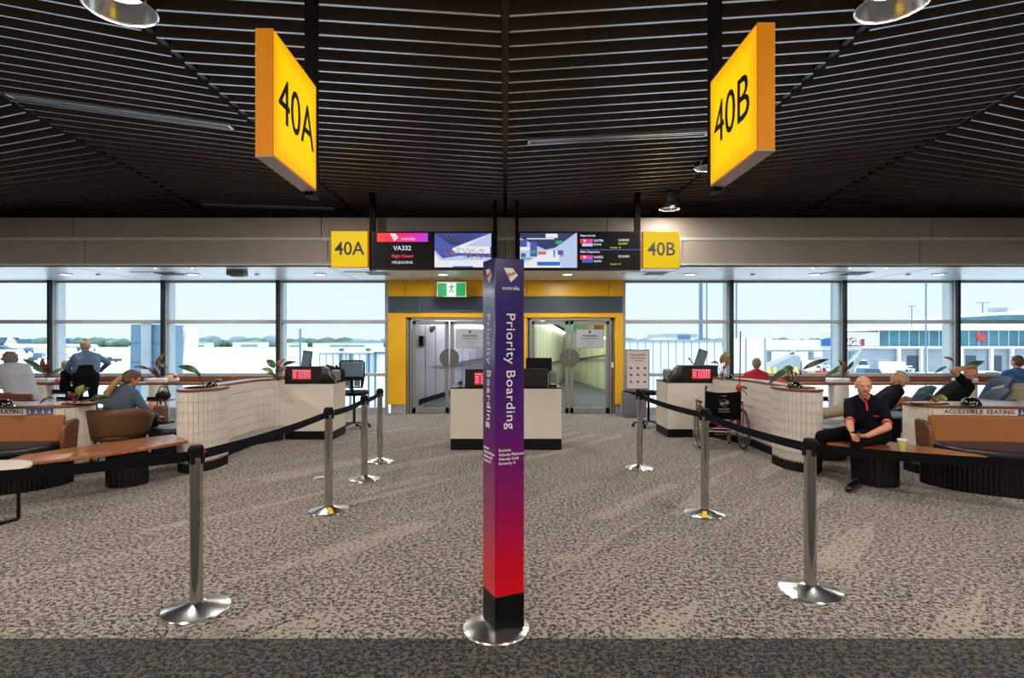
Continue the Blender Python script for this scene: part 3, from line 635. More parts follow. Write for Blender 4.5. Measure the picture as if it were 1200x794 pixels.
t, w, h = display(435, 506.5, 271, 316, 'flight_screen', 'flight display screen reading VA332 Flight Closed Melbourne')
a = L_(t, 442, 283.2); b = L_(t, 501.5, 273.0)
MB().box(a[0], b[0], -.005, -.003, a[2], b[2]).build('banner', 'banner', t)
T = Matrix.Translation(L_(t, 462, 277.8)) @ RF.to_4x4(); fin(MB(), .15, T=T).build('logo', 'scr_white', t); text('Virgin', .045, 'scr_red', t, tuple(Vector(L_(t, 461.5, 277.8)) + Vector((0, -.003, 0))), RF @ Euler((0, 0, .3)).to_matrix(), shear=.4)
text('australia', .075, 'scr_white', t, L_(t, 478.5, 279.6), RF)
text('VA332', .115, 'scr_white', t, L_(t, 471.5, 290.8), RF, bold=.001); text('Flight Closed', .072, 'scr_flight', t, L_(t, 471.5, 300), RF, bold=.001); text('MELBOURNE', .065, 'scr_white', t, L_(t, 471.5, 307.5), RF)
t, w, h = display(507, 578, 271, 316, 'picture_screen', 'display screen showing a crowded boarding lounge, left of the pillar')
random.seed(3)
crowd = lambda n: [rect(u, v, u + .018, v + .05) for u, v in [(random.uniform(.03, .95), 0) for _ in range(0)]]
def blobs(n, v0, v1, sz=.02):
    r = []
    for _ in range(n):
        u = random.uniform(.02, .93); v = random.uniform(v0, v1) - .12 * u + .06; r.append(rect(u, v, u + sz, v + sz * 2.2))
    return r
x0, x1, z0, z1 = -w + .005, w - .005, .045, h - .03
items = [('scr_violet', 'picture_field', [rect(0, 0, 1, 1)]), ('scr_pale', 'picture_floor', [[(0, 0), (1, 0), (1, .28), (.45, .34), (.14, .26), (0, .5)]]), ('scr_white', 'picture_floor', [[(0, 0), (1, 0), (1, .22), (.1, .2), (0, .42)]]),
         ('scr_white', 'picture_windows', [[(.35, .42), (.98, .40), (.98, .98), (.30, .55)]]), ('scr_pale', 'picture_wall', [[(.55, .62), (1, .6), (1, 1), (.95, .95)]]),
         ('scr_dark', 'picture_ceiling', [[(u, 1), (u + .035, 1), (u * .45 + .34 * (1 - abs(u)), .64), (u * .45 + .31 * (1 - abs(u)), .64)] for u in [i * .065 for i in range(14)]]),
         ('scr_dark', 'picture_crowd', blobs(60, .28, .52, .014)), ('scr_orange', 'picture_crowd', blobs(26, .28, .5, .014)), ('scr_red', 'picture_crowd', blobs(22, .30, .56, .014)), ('scr_lime', 'picture_crowd', blobs(12, .34, .55, .014)), ('scr_blue', 'picture_caption', [rect(.32, 0, .68, .035)])]
picture(t, x0, x1, z0, z1, items, -.003)
t, w, h = display(607, 678.5, 271, 316.5, 'picture_screen', 'display screen showing a bright concourse walkway, right of the pillar')
x0, x1, z0, z1 = -w + .005, w - .005, .045, h - .03
items = [('scr_pale', 'picture_field', [rect(0, 0, 1, 1)]), ('scr_dark', 'picture_ceiling', [[(0, 1), (.98, 1), (.62, .58), (.45, .52), (0, .86)]]), ('scr_white', 'picture_floor', [[(0, 0), (1, 0), (.64, .5), (.5, .5), (.05, .1)]]),
         ('scr_pale', 'picture_wall', [[(.72, .0), (1, 0), (1, 1), (.96, .98), (.66, .62), (.66, .48)]]), ('scr_violet', 'picture_shops', [rect(.0, .55, .12, .8), rect(.18, .32, .3, .75), rect(.66, .38, .76, .5), rect(.02, .3, .1, .42)]), ('scr_lime', 'picture_signs', [rect(.63, .68, .74, .78), rect(.02, .24, .2, .28), rect(.2, .42, .28, .5)]),
         ('scr_white', 'picture_signs', [rect(.45, .86, .66, .98), rect(.12, .82, .6, .85), rect(.0, .5, .17, .6)]), ('scr_orange', 'picture_shops', [rect(.32, .38, .46, .46), rect(.7, .32, .76, .38)]), ('scr_blue', 'picture_person', [rect(.585, .38, .615, .5), rect(.59, .3, .61, .38)]), ('scr_blue', 'picture_caption', [rect(.3, .06, .7, .17)])]
picture(t, x0, x1, z0, z1, items, -.003)
t, w, h = display(679, 750.5, 271, 316.5, 'flight_screen', 'flight display screen listing next arrival Cairns and next departure Sydney')
def lt(s_, size, m, px, py, al='LEFT'): text(s_, size, m, t, L_(t, px, py), RF, al, bold=.0008)
lt('Next Arrival', .052, 'scr_white', 680, 276); lt('VA790', .062, 'scr_white', 695.5, 282); lt('CAIRNS', .055, 'scr_white', 724.5, 281.3); lt('Landed', .055, 'scr_green', 724.5, 285.2); lt('Carousel   03', .034, 'scr_green', 715, 290); lt('EY6345', .045, 'scr_white', 695.5, 286.5)
lt('Next Departure', .052, 'scr_white', 680, 295); lt('VA953', .062, 'scr_white', 695.5, 301.3); lt('SYDNEY', .055, 'scr_white', 724.5, 300.5); lt('Carousel   04', .034, 'scr_green', 715, 309.3); lt('SQ6481', .045, 'scr_white', 695.5, 306)
for py in (282.2, 301.4):
    a = L_(t, 679.8, py + 2.4); b = L_(t, 694.6, py - 2.4); MB().box(a[0], b[0], -.005, -.003, a[2], b[2]).build('banner', 'banner', t)
    T = Matrix.Translation(L_(t, 685, py)) @ RF.to_4x4(); fin(MB(), .055, T=T).build('logo', 'scr_white', t)
for py, m in ((286.8, 'scr_pale'), (306, 'scr_blue')):
    a = L_(t, 682, py + 1.7); b = L_(t, 694.6, py - 1.7); MB().box(a[0], b[0], -.005, -.003, a[2], b[2]).build('partner_tag', m, t)
a = L_(t, 679.5, 293); b = L_(t, 750, 292); MB().box(a[0], b[0], -.005, -.003, a[2], b[2]).build('divider', 'scr_violet', t)
for (px, pw_) in ((434.5, 6.5), (580, 5), (606, 4), (749, 6.5)):
    p = MB().box(0, pw_ * DS / F0, 0, .1, FZ(316, DS), 5.35).build('hanger_post', 'black_matt', loc=(FX(px - pw_ / 2, DS), DS + .1, 0)); tag(p, {434.5: 'black hanging post between the small 40A sign and left screens', 580: 'black hanging post at the inner end of the left screens', 606: 'black hanging post at the inner end of the right screens', 749: 'black hanging post between the right screens and small 40B sign'}[px], 'post')
# exit sign
DE = 12.6
t = thing('exit_sign', 'green running man exit sign above the left gate doors', 'sign', (FX(529, DE), DE, FZ(347.5, DE)))
w = 17 * DE / F0; h = 17.5 * DE / F0
MB().box(-w, w, 0, .05, 0, h).build('housing', 'white_plastic', t, bevel=.003); MB().box(-w + .012, w - .012, -.004, 0, .012, h - .03).build('green_panel', 'exit_green', t)
MB().box(-.10, .10, -.006, -.004, .014, h - .032).build('door_panel', 'exit_white', t)
rm = MB(); y = -.009
def rl(a, b, r=.011): rm.beam((a[0], y, a[1]), (b[0], y, b[1]), r * 2, .004, up=(0, 1, 0))
rm.lathe([(0, 0), (.017, 0), (.017, .004), (0, .004)], seg=12, T=Matrix.Translation((.02, y + .002, h - .065)) @ RF.to_4x4())
rl((.012, h - .09), (-.012, h - .17), .016); rl((.01, h - .095), (.05, h - .12)); rl((.05, h - .12), (.065, h - .10)); rl((.005, h - .10), (-.035, h - .105)); rl((-.035, h - .105), (-.05, h - .135)); rl((-.01, h - .165), (.035, h - .19)); rl((.035, h - .19), (.03, h - .24)); rl((-.012, h - .165), (-.03, h - .22)); rl((-.03, h - .22), (-.07, h - .225))
rm.build('running_man', 'ink_green', t) if 'ink_green' in M else (mat('ink_green', rgb(8, 120, 60), .5), rm.build('running_man', 'ink_green', t))
MB().cyl((-.1, .025, h), (-.1, .025, SOF - FZ(347.5, DE)), .008).cyl((.1, .025, h), (.1, .025, SOF - FZ(347.5, DE)), .008).build('rod', 'brushed', t)
# ================================================================ LAMPS
def bay_lamp(x, y, z, label, power=90, r=.25):
    t = thing('bay_lamp', label, 'ceiling lamp', (x, y, z), group='round chrome lamps under the slatted ceiling')
    MB().lathe([(r, 0), (r + .008, .004), (r + .004, .02), (r * .93, .07), (r * .7, .16), (.11, .22), (.10, .30), (0, .30), (0, .295), (.09, .295), (.095, .215), (r * .66, .15), (r * .89, .065), (r * .985, .01), (r, 0)], seg=40).build('reflector', 'lamp_chrome', t)
    MB().lathe([(0, .15), (r * .62, .14), (r * .64, .15), (0, .17)], seg=28).build('lens', 'lamp_white', t)
    MB().cyl((0, 0, .3), (0, 0, 1.0), .03, seg=10).build('stem', 'black', t); MB().box(-.03, .03, -r - .04, -r + .005, -.015, .03).build('clip', 'white_plastic', t)
    l = area('lamp_light', (x, y, z + .02), .34, power, WARM)
mat('lamp_chrome', rgb(205, 208, 212), 0.22, 1.0, scale=40, bump=.15)
bay_lamp(-2.98, 4.43, CAMZ + 2.58, 'round chrome ceiling lamp above the large 40A sign', 85); bay_lamp(2.98, 4.40, CAMZ + 2.59, 'round chrome ceiling lamp above the large 40B sign', 85)
bay_lamp(-3.2, 8.3, CAMZ + 2.64, 'round ceiling lamp just visible behind the large 40A sign', 60, .2); bay_lamp(3.05, 8.6, CAMZ + 2.63, 'round ceiling lamp just visible behind the large 40B sign', 60, .2)
bay_lamp(2.9, 10.1, CAMZ + 2.36, 'small round ceiling lamp above the small 40B sign', 25, .17)
SD = 11.9
for (px, lab) in ((77, 'first recessed white downlight from the left'), (226, 'second recessed white downlight from the left'), (375, 'recessed white downlight left of the small 40A sign'), (519, 'recessed white downlight above the exit sign'),
                  (665, 'recessed white downlight under the right flight screens'), (809, 'recessed white downlight right of the small 40B sign'), (955, 'recessed white downlight third from the right wall'), (1100, 'rightmost recessed white downlight')):
    x = FX(px, SD); t = thing('downlight', lab, 'ceiling lamp', (x, SD, SOF), group='downlights in the white soffit')
    MB().lathe([(.10, 0), (.125, -.004), (.13, -.012), (.125, -.018), (.10, -.014), (.10, 0)], seg=24).build('rim', 'white_plastic', t); MB().lathe([(0, -.010), (.1, -.010), (.1, -.004), (0, -.004)], seg=24).build('lens', 'soffit_lamp', t)
    area('downlight_light', (x, SD, SOF - .03), .2, 30, (1, .95, .88))
for px, lab in ((139, 'left'), (182, 'middle'), (225, 'right')):
    for s_, side in ((0, 'left'), (1, 'right')):
        p = px if not s_ else px + 814; D = 10.95
        t = thing('spot_lamp', 'tiny %s spot of three in a row in the %s soffit' % (lab, side), 'ceiling lamp', (FX(p, D), D, SOF), group='tiny spots in the soffit')
        MB().lathe([(.028, 0), (.04, -.003), (.04, -.008), (.028, -.006)], seg=14).build('rim', 'white_plastic', t); MB().lathe([(0, -.004), (.028, -.004), (.028, -.001), (0, -.001)], seg=14).build('lens', 'lamp_white', t)
for px, py, lab in ((187, 320.5, 'dark slatted air vent in the far left soffit'), (432, 321, 'dark slatted air vent behind the small 40A sign'), (756, 321, 'dark slatted air vent behind the small 40B sign'), (990, 320.5, 'dark slatted air vent in the far right soffit')):
    D = 11.75; x = FX(px, D); t = thing('air_vent', lab, 'vent', (x, D, SOF)); MB().box(-.45, .45, -.25, .25, -.012, -.001).build('frame', 'white_plastic', t)
    for i in range(10): MB().box(-.0 + i * .042, .022 + i * .042, -.2, .2, -.022, -.012).build('slat', 'black', t)
t = thing('projector_box', 'small grey ceiling box in the left soffit', 'ceiling box', (FX(278, 11.3), 11.3, SOF)); MB().box(-.17, .17, -.12, .12, -.11, 0).build('casing', 'grey_plastic', t, bevel=.02); MB().box(-.10, .10, -.09, .09, -.125, -.11).build('lens_cover', 'black', t)
for px, lab in ((115, 'smoke detector disc left of the grey ceiling box, far left'), (301, 'smoke detector disc right of the grey ceiling box'), (485, 'smoke detector disc left of the exit sign'), (701, 'smoke detector disc under the right flight screens'), (882, 'smoke detector disc in the right soffit near the lamp pole'), (1064, 'smoke detector disc in the far right soffit')):
    t = MB().lathe([(0, -.035), (.03, -.03), (.05, -.01), (.05, 0)], seg=16).build('smoke_detector', 'white_plastic', loc=(FX(px, 11.9), 11.9, SOF)); tag(t, lab, 'detector')
# linear air diffusers between the slats
def diffuser(a, b, label, w=.12):
    a = Vector(a); b = Vector(b); t = thing('linear_diffuser', label, 'vent', (a + b) / 2); d = (b - a) / 2
    for k in (-1, 1): MB().beam(-d + Vector((0, k * w / 2, 0)), d + Vector((0, k * w / 2, 0)), .03, .03).build('rail', 'diff_edge', t)
    for k in (-1, 1): MB().beam(d * k + Vector((0, -w / 2, 0)), d * k + Vector((0, w / 2, 0)), .03, .03).build('end_cap', 'diff_edge', t)
    MB().beam(-d, d, .02, .02).build('blade', 'diff_edge', t)
mat('diff_edge', rgb(225, 234, 240), .3, .8)
def DZ(px, py, zf):   # point on a ceiling facet: iterate on height
    D = 2.7 * F0 / (CY - py)
    for _ in range(12): D = zf(FX(px, D), D) * F0 / (CY - py)
    return Vector((FX(px, D), D, CAMZ + zf(FX(px, D), D) - .02))
zmid = lambda x, D: z_in(3.14) + (b2z(D) - z_in(3.14)) * (abs(x) - 3.14) / 3.36
zin = lambda x, D: z_in(x)
diffuser(DZ(12, 110, zmid), DZ(270, 146, zmid), 'long lit linear ceiling diffuser at far upper left', .14)
diffuser(DZ(620, 164, zin), DZ(829, 154, zin), 'long linear ceiling diffuser left of the large 40B sign', .14)
diffuser(DZ(238, 239, zmid), DZ(392, 244, zmid), 'far linear ceiling diffuser near the bulkhead, left side', .16)
diffuser(DZ(975, 241, zmid), DZ(1132, 246, zmid), 'far linear ceiling diffuser near the bulkhead, right side', .16)
# ================================================================ PODIUMS
mat('terminal_black', rgb(14, 15, 18), .35)
def red_display(t, x0, x1, z0, z1, y):
    d = MB().box(x0, x1, y - .004, y, z0, z1).build('red_display', 'scr_red', t); w = x1 - x0; h = z1 - z0
    text('Prohibited in cabin baggage', .026 * w / .3, 'scr_white', d, ((x0 + x1) / 2, y - .006, z1 - .13 * h), RF)
    mb = MB()
    for r in range(4):
        for c in range(5): xx = x0 + w * (.36 + c * .13); zz = z1 - h * (.34 + r * .17); mb.box(xx, xx + w * .055, y - .006, y - .004, zz - h * .04, zz + h * .05)
    for r in range(4): mb.box(x0 + w * .05, x0 + w * .22, y - .006, y - .004, z1 - h * (.36 + r * .16), z1 - h * (.31 + r * .16))
    tag(mb.build('icons', 'scr_pale', d), kind='stuff')
def podium(X0, X1, Y0, Y1, zt, kick, label, side=None):
    t = thing('podium', label, 'desk', ((X0 + X1) / 2, Y0, 0)); w = (X1 - X0) / 2; d = Y1 - Y0
    MB().box(-w, w, 0, d, kick, zt - .02).build('body', 'podium', t, bevel=.004)
    MB().box(-w + .0, w - .0, .0, d, 0, kick).build('kickboard', 'black', t)
    MB().box(-w - .004, w + .004, -.004, d, zt - .02, zt).build('worktop', 'black', t, bevel=.003)
    return t
podium(FX(528, 8.68), FX(658, 8.68), 8.68, 9.42, .95, .17, 'cream boarding desk in front of the gate doors')
podium(-3.71, -2.89, 9.62, 10.35, .955, .14, 'cream boarding desk at the end of the left tiled wall')
podium(2.80, 3.61, 9.85, 10.6, .955, .14, 'cream boarding desk at the end of the right tiled wall')
def terminal(X0, X1, Y, z, hh, label, red=None, slope=1):
    """low black monitor hood on a desk, sloping down at one side"""
    t = thing('monitor_hood', label, 'monitor housing', (X0, Y, z)); w = X1 - X0
    if slope: # wedge profile seen from the front with raked side
        MB().box(0, w, 0, .28, 0, hh).build('housing', 'terminal_black', t, bevel=.006)
        e = .30 if slope > 0 else -.30; bx = w if slope > 0 else 0
        vs = [(bx, .01, 0), (bx, .01, hh * .97), (bx, .27, hh * .97), (bx, .27, 0), (bx + e * .75, .01, 0), (bx + e * .75, .27, 0), (bx + e * .2, .01, hh * .8), (bx + e * .2, .27, hh * .8)]
        MB().hull([(v, .004) for v in vs], seg=4).build('raked_side', 'terminal_black', t)
    else: MB().box(0, w, 0, .28, 0, hh).build('housing', 'terminal_black', t, bevel=.006)
    if red: red_display(t, red[0], red[1], red[2], red[3], 0)
    return t
D = 9.66; terminal(FX(333.5, D), FX(377, D), D, .955, 19 * D / F0, 'black monitor hood with red notice display on the left desk', (9 * D / F0, 31 * D / F0, 4 * D / F0, 15.5 * D / F0), 1)
D = 9.9; terminal(FX(799, D), FX(841.5, D), D, .955, 19 * D / F0, 'black monitor hood with red notice display on the right desk', (12 * D / F0, 33.5 * D / F0, 3.5 * D / F0, 15 * D / F0), -1)
D = 8.75; terminal(FX(545, D), FX(589, D), D, .95, 21 * D / F0, 'black monitor hood with red display on the centre desk, left of pillar', (11 * D / F0, 34 * D / F0, 3 * D / F0, 17 * D / F0), 0); terminal(FX(596, D), FX(642.5, D), D, .95, 21 * D / F0, 'plain black monitor hood on the centre desk, right of pillar', None, 0)
D = 9.1; t = thing('monitor', 'black computer monitor standing behind the hood on the centre desk', 'monitor', (FX(632, D), D + .1, .95)); w = 15.5 * D / F0
MB().box(-w, w, 0, .03, .19, .19 + 27 * D / F0 - .12).build('screen_back', 'black', t, bevel=.012); MB().box(-.03, .03, .03, .06, .0, .25).box(-.1, .1, -.04, .14, 0, .012).build('stand', 'black', t)
def phone(px, py0, py1, D, label, w=9):
    t = thing('desk_phone', label, 'phone', (FX(px, D), D, .955 if D > 9.3 else .95)); W = w * D / F0 / 2; h = (py1 - py0) * D / F0
    MB().box(-W, W, 0, .12, 0, .03).build('base', 'black', t); MB().prism([(-.0, .0), (.11, 0), (.11, h * .8), (.05, h), (.0, h * .85)], -W, W, T=Matrix(((0, 0, 1, 0), (1, 0, 0, 0), (0, 1, 0, .02), (0, 0, 0, 1)))).build('body', 'grey_plastic', t, bevel=.008)
    MB().box(-W * .5, W * .5, -.012, 0, .03, .05).build('paper_slot', 'white_plastic', t)
phone(648, 435, 452, 8.85, 'grey ticket printer at the right end of the centre desk'); phone(393, 434, 447, 9.85, 'grey ticket printer at the right end of the left desk'); phone(783, 433, 446, 10.1, 'grey ticket printer at the left end of the right desk')
t = thing('sanitiser_bottle', 'clear pump sanitiser bottle at the left end of the centre desk', 'bottle', (FX(539, 8.85), 8.85, .95)); MB().lathe([(0, 0), (.03, 0), (.034, .01), (.034, .10), (.012, .13), (.012, .14)], seg=16).build('bottle', 'glassy', t) if 'glassy' in M else (mat('glassy', rgb(170, 185, 190), .1), MB().lathe([(0, 0), (.03, 0), (.034, .01), (.034, .10), (.012, .13), (0, .14)], seg=16).build('bottle', 'glassy', t)); MB().cyl((0, 0, .14), (0, 0, .19), .008, seg=8).box(-.035, .01, -.007, .007, .185, .2).build('pump', 'white_plastic', t); MB().cyl((0, 0, .03), (0, 0, .08), .0352, seg=16).build('sticker', 'blue_pict', t)
def tablet(px, py0, py1, D, label, tilt):
    z = .955; x = FX(px, D); t = thing('tablet_screen', label, 'monitor', (x, D, z)); h0 = FZ(py1, D) - z; h1 = FZ(py0, D) - z
    MB().beam((0, 0, h0 - .02), (tilt, .02, h1), .17, .02, up=(0, 1, 0)).build('panel', 'frame_dark', t, bevel=.004); MB().beam((0.0, -.012, h0 + .0), (tilt, .004, h1 - .02), .14, .008, up=(0, 1, 0)).build('screen', 'mesh_grey', t)
    MB().tube([(.06 if tilt > 0 else -.06, .06, 0), (.08 if tilt > 0 else -.05, .05, h0 + .05), (tilt * .6, .04, (h0 + h1) / 2 + .03)], .014, 8).box(-.08, .12, 0, .14, 0, .015).build('stand', 'black', t)
tablet(358, 411, 430, 10.1, 'small tilted tablet screen standing on the left desk', .04); tablet(818, 410, 428, 10.3, 'small tilted tablet screen standing on the right desk', .11)
t = thing('microphone', 'thin gooseneck microphone beside the tablet on the right desk', 'microphone', (FX(815, 10.35), 10.35, .955)); MB().tube([(.02, 0, 0), (.0, 0, .25), (-.06, 0, .32), (-.10, 0, .37)], .008, 8).build('gooseneck', 'black', t); MB().tube([(-.10, 0, .37), (-.125, 0, .40)], .015, 8).build('capsule', 'black', t)
t = thing('handset_pile', 'pair of black handheld scanners resting on the left desk', 'scanner', (FX(388, 10.1), 10.1, .955)); MB().tube([(-.12, 0, .16), (-.06, .0, .25), (.02, 0, .22), (.08, 0, .12)], .05, 12).build('grip', 'black', t); MB().tube([(.04, .05, .10), (.10, .05, .25), (.17, .05, .2), (.20, .05, .10)], .045, 12).build('grip', 'black', t); MB().box(-.12, .22, -.03, .12, 0, .13).build('cradle', 'black', t, bevel=.01)
# ================================================================ TILED ISLANDS
def tile_data(w, h, fl):
    b = MB(); o = []; n = fl
    for i in range(n):
        a = -w / 2 + w * i / n + .001; c = -w / 2 + w * (i + 1) / n - .001
        o += [(a, -.003), ((a * .8 + c * .2), -.007), ((a * .2 + c * .8), -.007), (c, -.003)]
    o += [(w / 2 - .001, .004), (-w / 2 + .001, .004)]
    b.prism(o, 0, h); bmesh.ops.recalc_face_normals(b.b, faces=b.b.faces); return b.data('tile', 'tile_white')
TH = .123
TILES = {k: tile_data(k, TH, n) for k, n in ((.10, 4), (.055, 2))}
def resample(pts, step):
    pts = [Vector(p) for p in pts]; L = [0]
    for a, b in zip(pts, pts[1:]): L.append(L[-1] + (b - a).length)
    n = max(1, round(L[-1] / step)); out = []
    for i in range(n + 1):
        d = L[-1] * i / n; j = 0
        while j < len(L) - 2 and L[j + 1] < d: j += 1
        out.append(pts[j].lerp(pts[j + 1], (d - L[j]) / max(1e-9, L[j + 1] - L[j])))
    return out
def tiles(t, path, z0, z1, w):
    rows = int((z1 - z0 + .004) / (TH + .005)); P_ = resample(path, w + .003)
    for a, b in zip(P_, P_[1:]):
        d = b - a; L = d.length; ang = math.atan2(d.y, d.x); c = (a + b) / 2
        for r in range(rows):
            mt = Matrix.Translation((c.x, c.y, z1 - (r + 1) * (TH + .005))) @ Matrix.Rotation(ang, 4, 'Z') @ Matrix.Diagonal(((L - .003) / w, 1, 1, 1))
            inst('tile', TILES[w], t, mt)
def island(name, label, loc, outline, faces, z0, z1, overhang=.02, ribs=True, cat='planter wall'):
    """outline and faces in local coordinates; faces: list of (path, tile width) run so that the outside lies on the right-hand (-normal) side"""
    t = thing(name, label, cat, loc)
    MB().prism(outline, z0 - .02, z1).build('core', 'grout', t)
    for path, w in faces: tiles(t, path, z0, z1, w)
    c = Vector((sum(p[0] for p in outline) / len(outline), sum(p[1] for p in outline) / len(outline)))
    def grow(k):
        out = []; n = len(outline)
        for i in range(n):
            a = Vector(outline[i - 1]); b = Vector(outline[i]); d = Vector(outline[(i + 1) % n]); n1 = Vector(((b - a).y, -(b - a).x)); n2 = Vector(((d - b).y, -(d - b).x))
            if n1.length < 1e-6 or n2.length < 1e-6: continue
            m_ = (n1.normalized() + n2.normalized()); m_ = m_.normalized() if m_.length > 1e-4 else n1.normalized(); out.append(tuple(b + m_ * k))
        return out
    area_ = sum(outline[i - 1][0] * outline[i][1] - outline[i][0] * outline[i - 1][1] for i in range(len(outline)))
    sg = 1 if area_ > 0 else -1
    MB().prism(grow(sg * overhang), z1, z1 + .032).build('top', 'wood_top', t, bevel=.004)
    k = grow(sg * -.012 if not ribs else sg * .0)
    kk = resample(k + [k[0]], .018)
    out = []
    for i, p in enumerate(kk[:-1]):
        a = kk[i - 1] if i else kk[-2]; b = kk[i + 1]; nn = Vector(((b - a).y, -(b - a).x)); nn = nn.normalized() if nn.length > 1e-6 else Vector((0, 0))
        out.append(tuple(p + nn * sg * (.006 if i % 2 else -.004)))
    MB().prism(out, 0, z0 - .0).build('ribbed_base', 'dark_rib', t)
    return t
IZ0, IZ1 = .135, 1.01
def aisle_island(s_, cx, lab_end, lab_wall):
    # rounded end block: ellipse half towards the camera, flat behind
    c = 7.5; n = 20
    el = arc(0, 0, .235, 180, 360, n, .38)
    outline = [(p[0], p[1]) for p in el] + [(.235, .22), (-.235, .22)]
    face = [( -.245, .22)] + [(p[0] * 1.035, p[1] * 1.02) for p in el] + [(.245, .22)]
    t = island('planter_end', lab_end, (cx, c, 0), outline, [(face, .055)], IZ0, IZ1)
    MB().lathe([(0, 0), (.15, 0), (.16, .006), (.15, .012)], c=(0, -.1, IZ1 + .032), seg=24).build('planting_opening', 'soil', t)
    # wall running back to the desk
    i = -s_
    xo = cx + i * -.02; xd = cx + i * .27
    path = [(0, .235), (0, 1.0), (0, 1.5), (i * .03, 1.68), (i * .12, 1.86), (i * .28, 2.115 if s_ < 0 else 2.345)]
    if s_ < 0: outer = [(xo - cx + p[0], p[1]) for p in path]
    else: outer = [(xo - cx + p[0], p[1]) for p in path]
    inner = [(p[0] - i * .22, p[1] + (.12 if k > 2 else 0)) for k, p in enumerate(outer)]
    ol = outer + inner[::-1]
    face = [(p[0] + i * .008, p[1]) for p in outer]
    if s_ > 0: face = face[::-1]
    island('planter_wall', lab_wall, (cx, c, 0), ol, [(face, .10)], IZ0, IZ1, overhang=.012, ribs=True)
aisle_island(-1, -3.975, 'white tiled rounded planter end beside the left bench', 'white tiled low wall running to the left boarding desk')
aisle_island(1, 3.84, 'white tiled rounded planter end beside the seated bald man', 'white tiled low wall running to the right boarding desk')
# lounge islands with the seating sign
def lounge_island(s_, label):
    zt = .835; i = -s_
    el = arc(0, 0, .24, 180, 360, 12) if False else None
    # local x grows away from the aisle (s_), front faces the camera
    fr = [(0, .38), (0, .22), (.02, .11), (.07, .03), (.15, -.02), (.3, -.05), (.8, -.10), (1.4, -.22), (2.2, -.42), (3.2, -.75)]
    bk_ = [(3.3, .0), (2.2, .22), (1.2, .38), (.3, .44)]
    o = [(s_ * p[0], p[1]) for p in fr + bk_]
    fp = [(s_ * (p[0] - .004 if k < 3 else p[0]), p[1] - (.010 if k > 2 else .0)) for k, p in enumerate(fr)]
    if s_ < 0: fp = fp[::-1]; o = o[::-1]
    x0 = 5.12 if s_ > 0 else -5.27
    curved = fp
    t = island('lounge_planter', label, (x0, 6.98, 0), o, [(curved, .10)], .135, zt, overhang=.025)
    txt = 'ACCESSIBLE SEATING'
    # lettering set in a gentle row on the tiles
    cells = list(txt)
    if s_ > 0: start = .20
    else: start = 1.30
    pos = start
    def fy(u):
        for (a, b) in zip(fr, fr[1:]):
            if a[0] <= u <= b[0] and b[0] > a[0]: return a[1] + (b[1] - a[1]) * (u - a[0]) / (b[0] - a[0]), math.atan2(b[1] - a[1], b[0] - a[0])
        return fr[-1][1], 0
    W = {'I': .035, ' ': .05, 'C': .083, 'E': .075, 'S': .076, 'L': .07, 'B': .08, 'A': .084, 'T': .078, 'N': .09, 'G': .092}
    for ch in cells:
        w = W.get(ch, .08) * .585; u = pos + (w / 2 if s_ > 0 else -w / 2); yy, an = fy(u)
        if ch != ' ': text(ch, .066, 'navy_print', t, (s_ * u, yy - .020, zt - .040), RF @ Matrix.Identity(3) if False else (Matrix.Rotation(an * s_, 3, 'Z') @ RF), bold=.001)
        pos += w if s_ > 0 else -w
    pos += s_ * .03
    for k in range(4):
        u = pos + s_ * .036; yy, an = fy(u); R4 = Matrix.Translation((s_ * u, yy - .018, zt - .040)) @ Matrix.Rotation(an * s_, 4, 'Z')
        p = MB().box(-.034, .034, -.003, .003, -.036, .036, T=R4).build('pictogram', 'blue_pict', t)
        q = MB(); R4 = R4 @ Matrix.Diagonal((.8, 1, .8, 1)); q.lathe([(0, 0), (.008, 0), (.008, .002), (0, .002)], seg=10, T=R4 @ Matrix.Translation((0, -.004, .026)) @ RF.to_4x4())
        for (a, b) in [((0, .016), (0, -.008)), ((0, -.008), (.018, -.010)), ((.018, -.010), (.024, -.03)), ((0, .006), (.018, .004))][: 4 - (k % 2)]: q.beam(R4 @ Vector((a[0], -.005, a[1])), R4 @ Vector((b[0], -.005, b[1])), .006, .002, up=(0, 1, 0))
        if k % 2 == 0: q.tube([R4 @ Vector((-.004 + .018 * math.cos(a_), -.005, -.014 + .018 * math.sin(a_))) for a_ in [math.radians(120 + j * 24) for j in range(10)]], .003, 5)
        else: q.beam(R4 @ Vector((0, -.005, -.008)), R4 @ Vector((-.012, -.005, -.034)), .006, .002, up=(0, 1, 0)); q.beam(R4 @ Vector((-.022, -.005, .01)), R4 @ Vector((-.022, -.005, -.034)), .004, .002, up=(0, 1, 0))
        q.build('pictogram_figure', 'white_print', p)
        pos += s_ * .074
    return t
lounge_island(1, 'white tiled lounge planter with accessible seating lettering, right side'); lounge_island(-1, 'white tiled lounge planter with four blue pictograms, left side')
def oval_tray(x, y, z, rx, ry, label):
    t = thing('planting_tray', label, 'planter', (x, y, z)); MB().lathe([(0, .004), (.92, .006), (.95, .012), (1, .012), (1, 0)], seg=28, T=Matrix.Diagonal((rx, ry, 1, 1))).build('rim', 'black', t); MB().ell((0, 0, .006), (rx * .9, ry * .9, .018), z0=0).build('pebbles', 'pebble', t)
oval_tray(-5.28, 7.12, .868, .24, .1, 'black oval planting tray on the left lounge planter'); oval_tray(5.28, 7.12, .868, .24, .1, 'black oval planting tray of pebbles on the right lounge planter'); oval_tray(3.86, 7.5, 1.043, .16, .2, 'round tray of pebbles on the right rounded planter end')
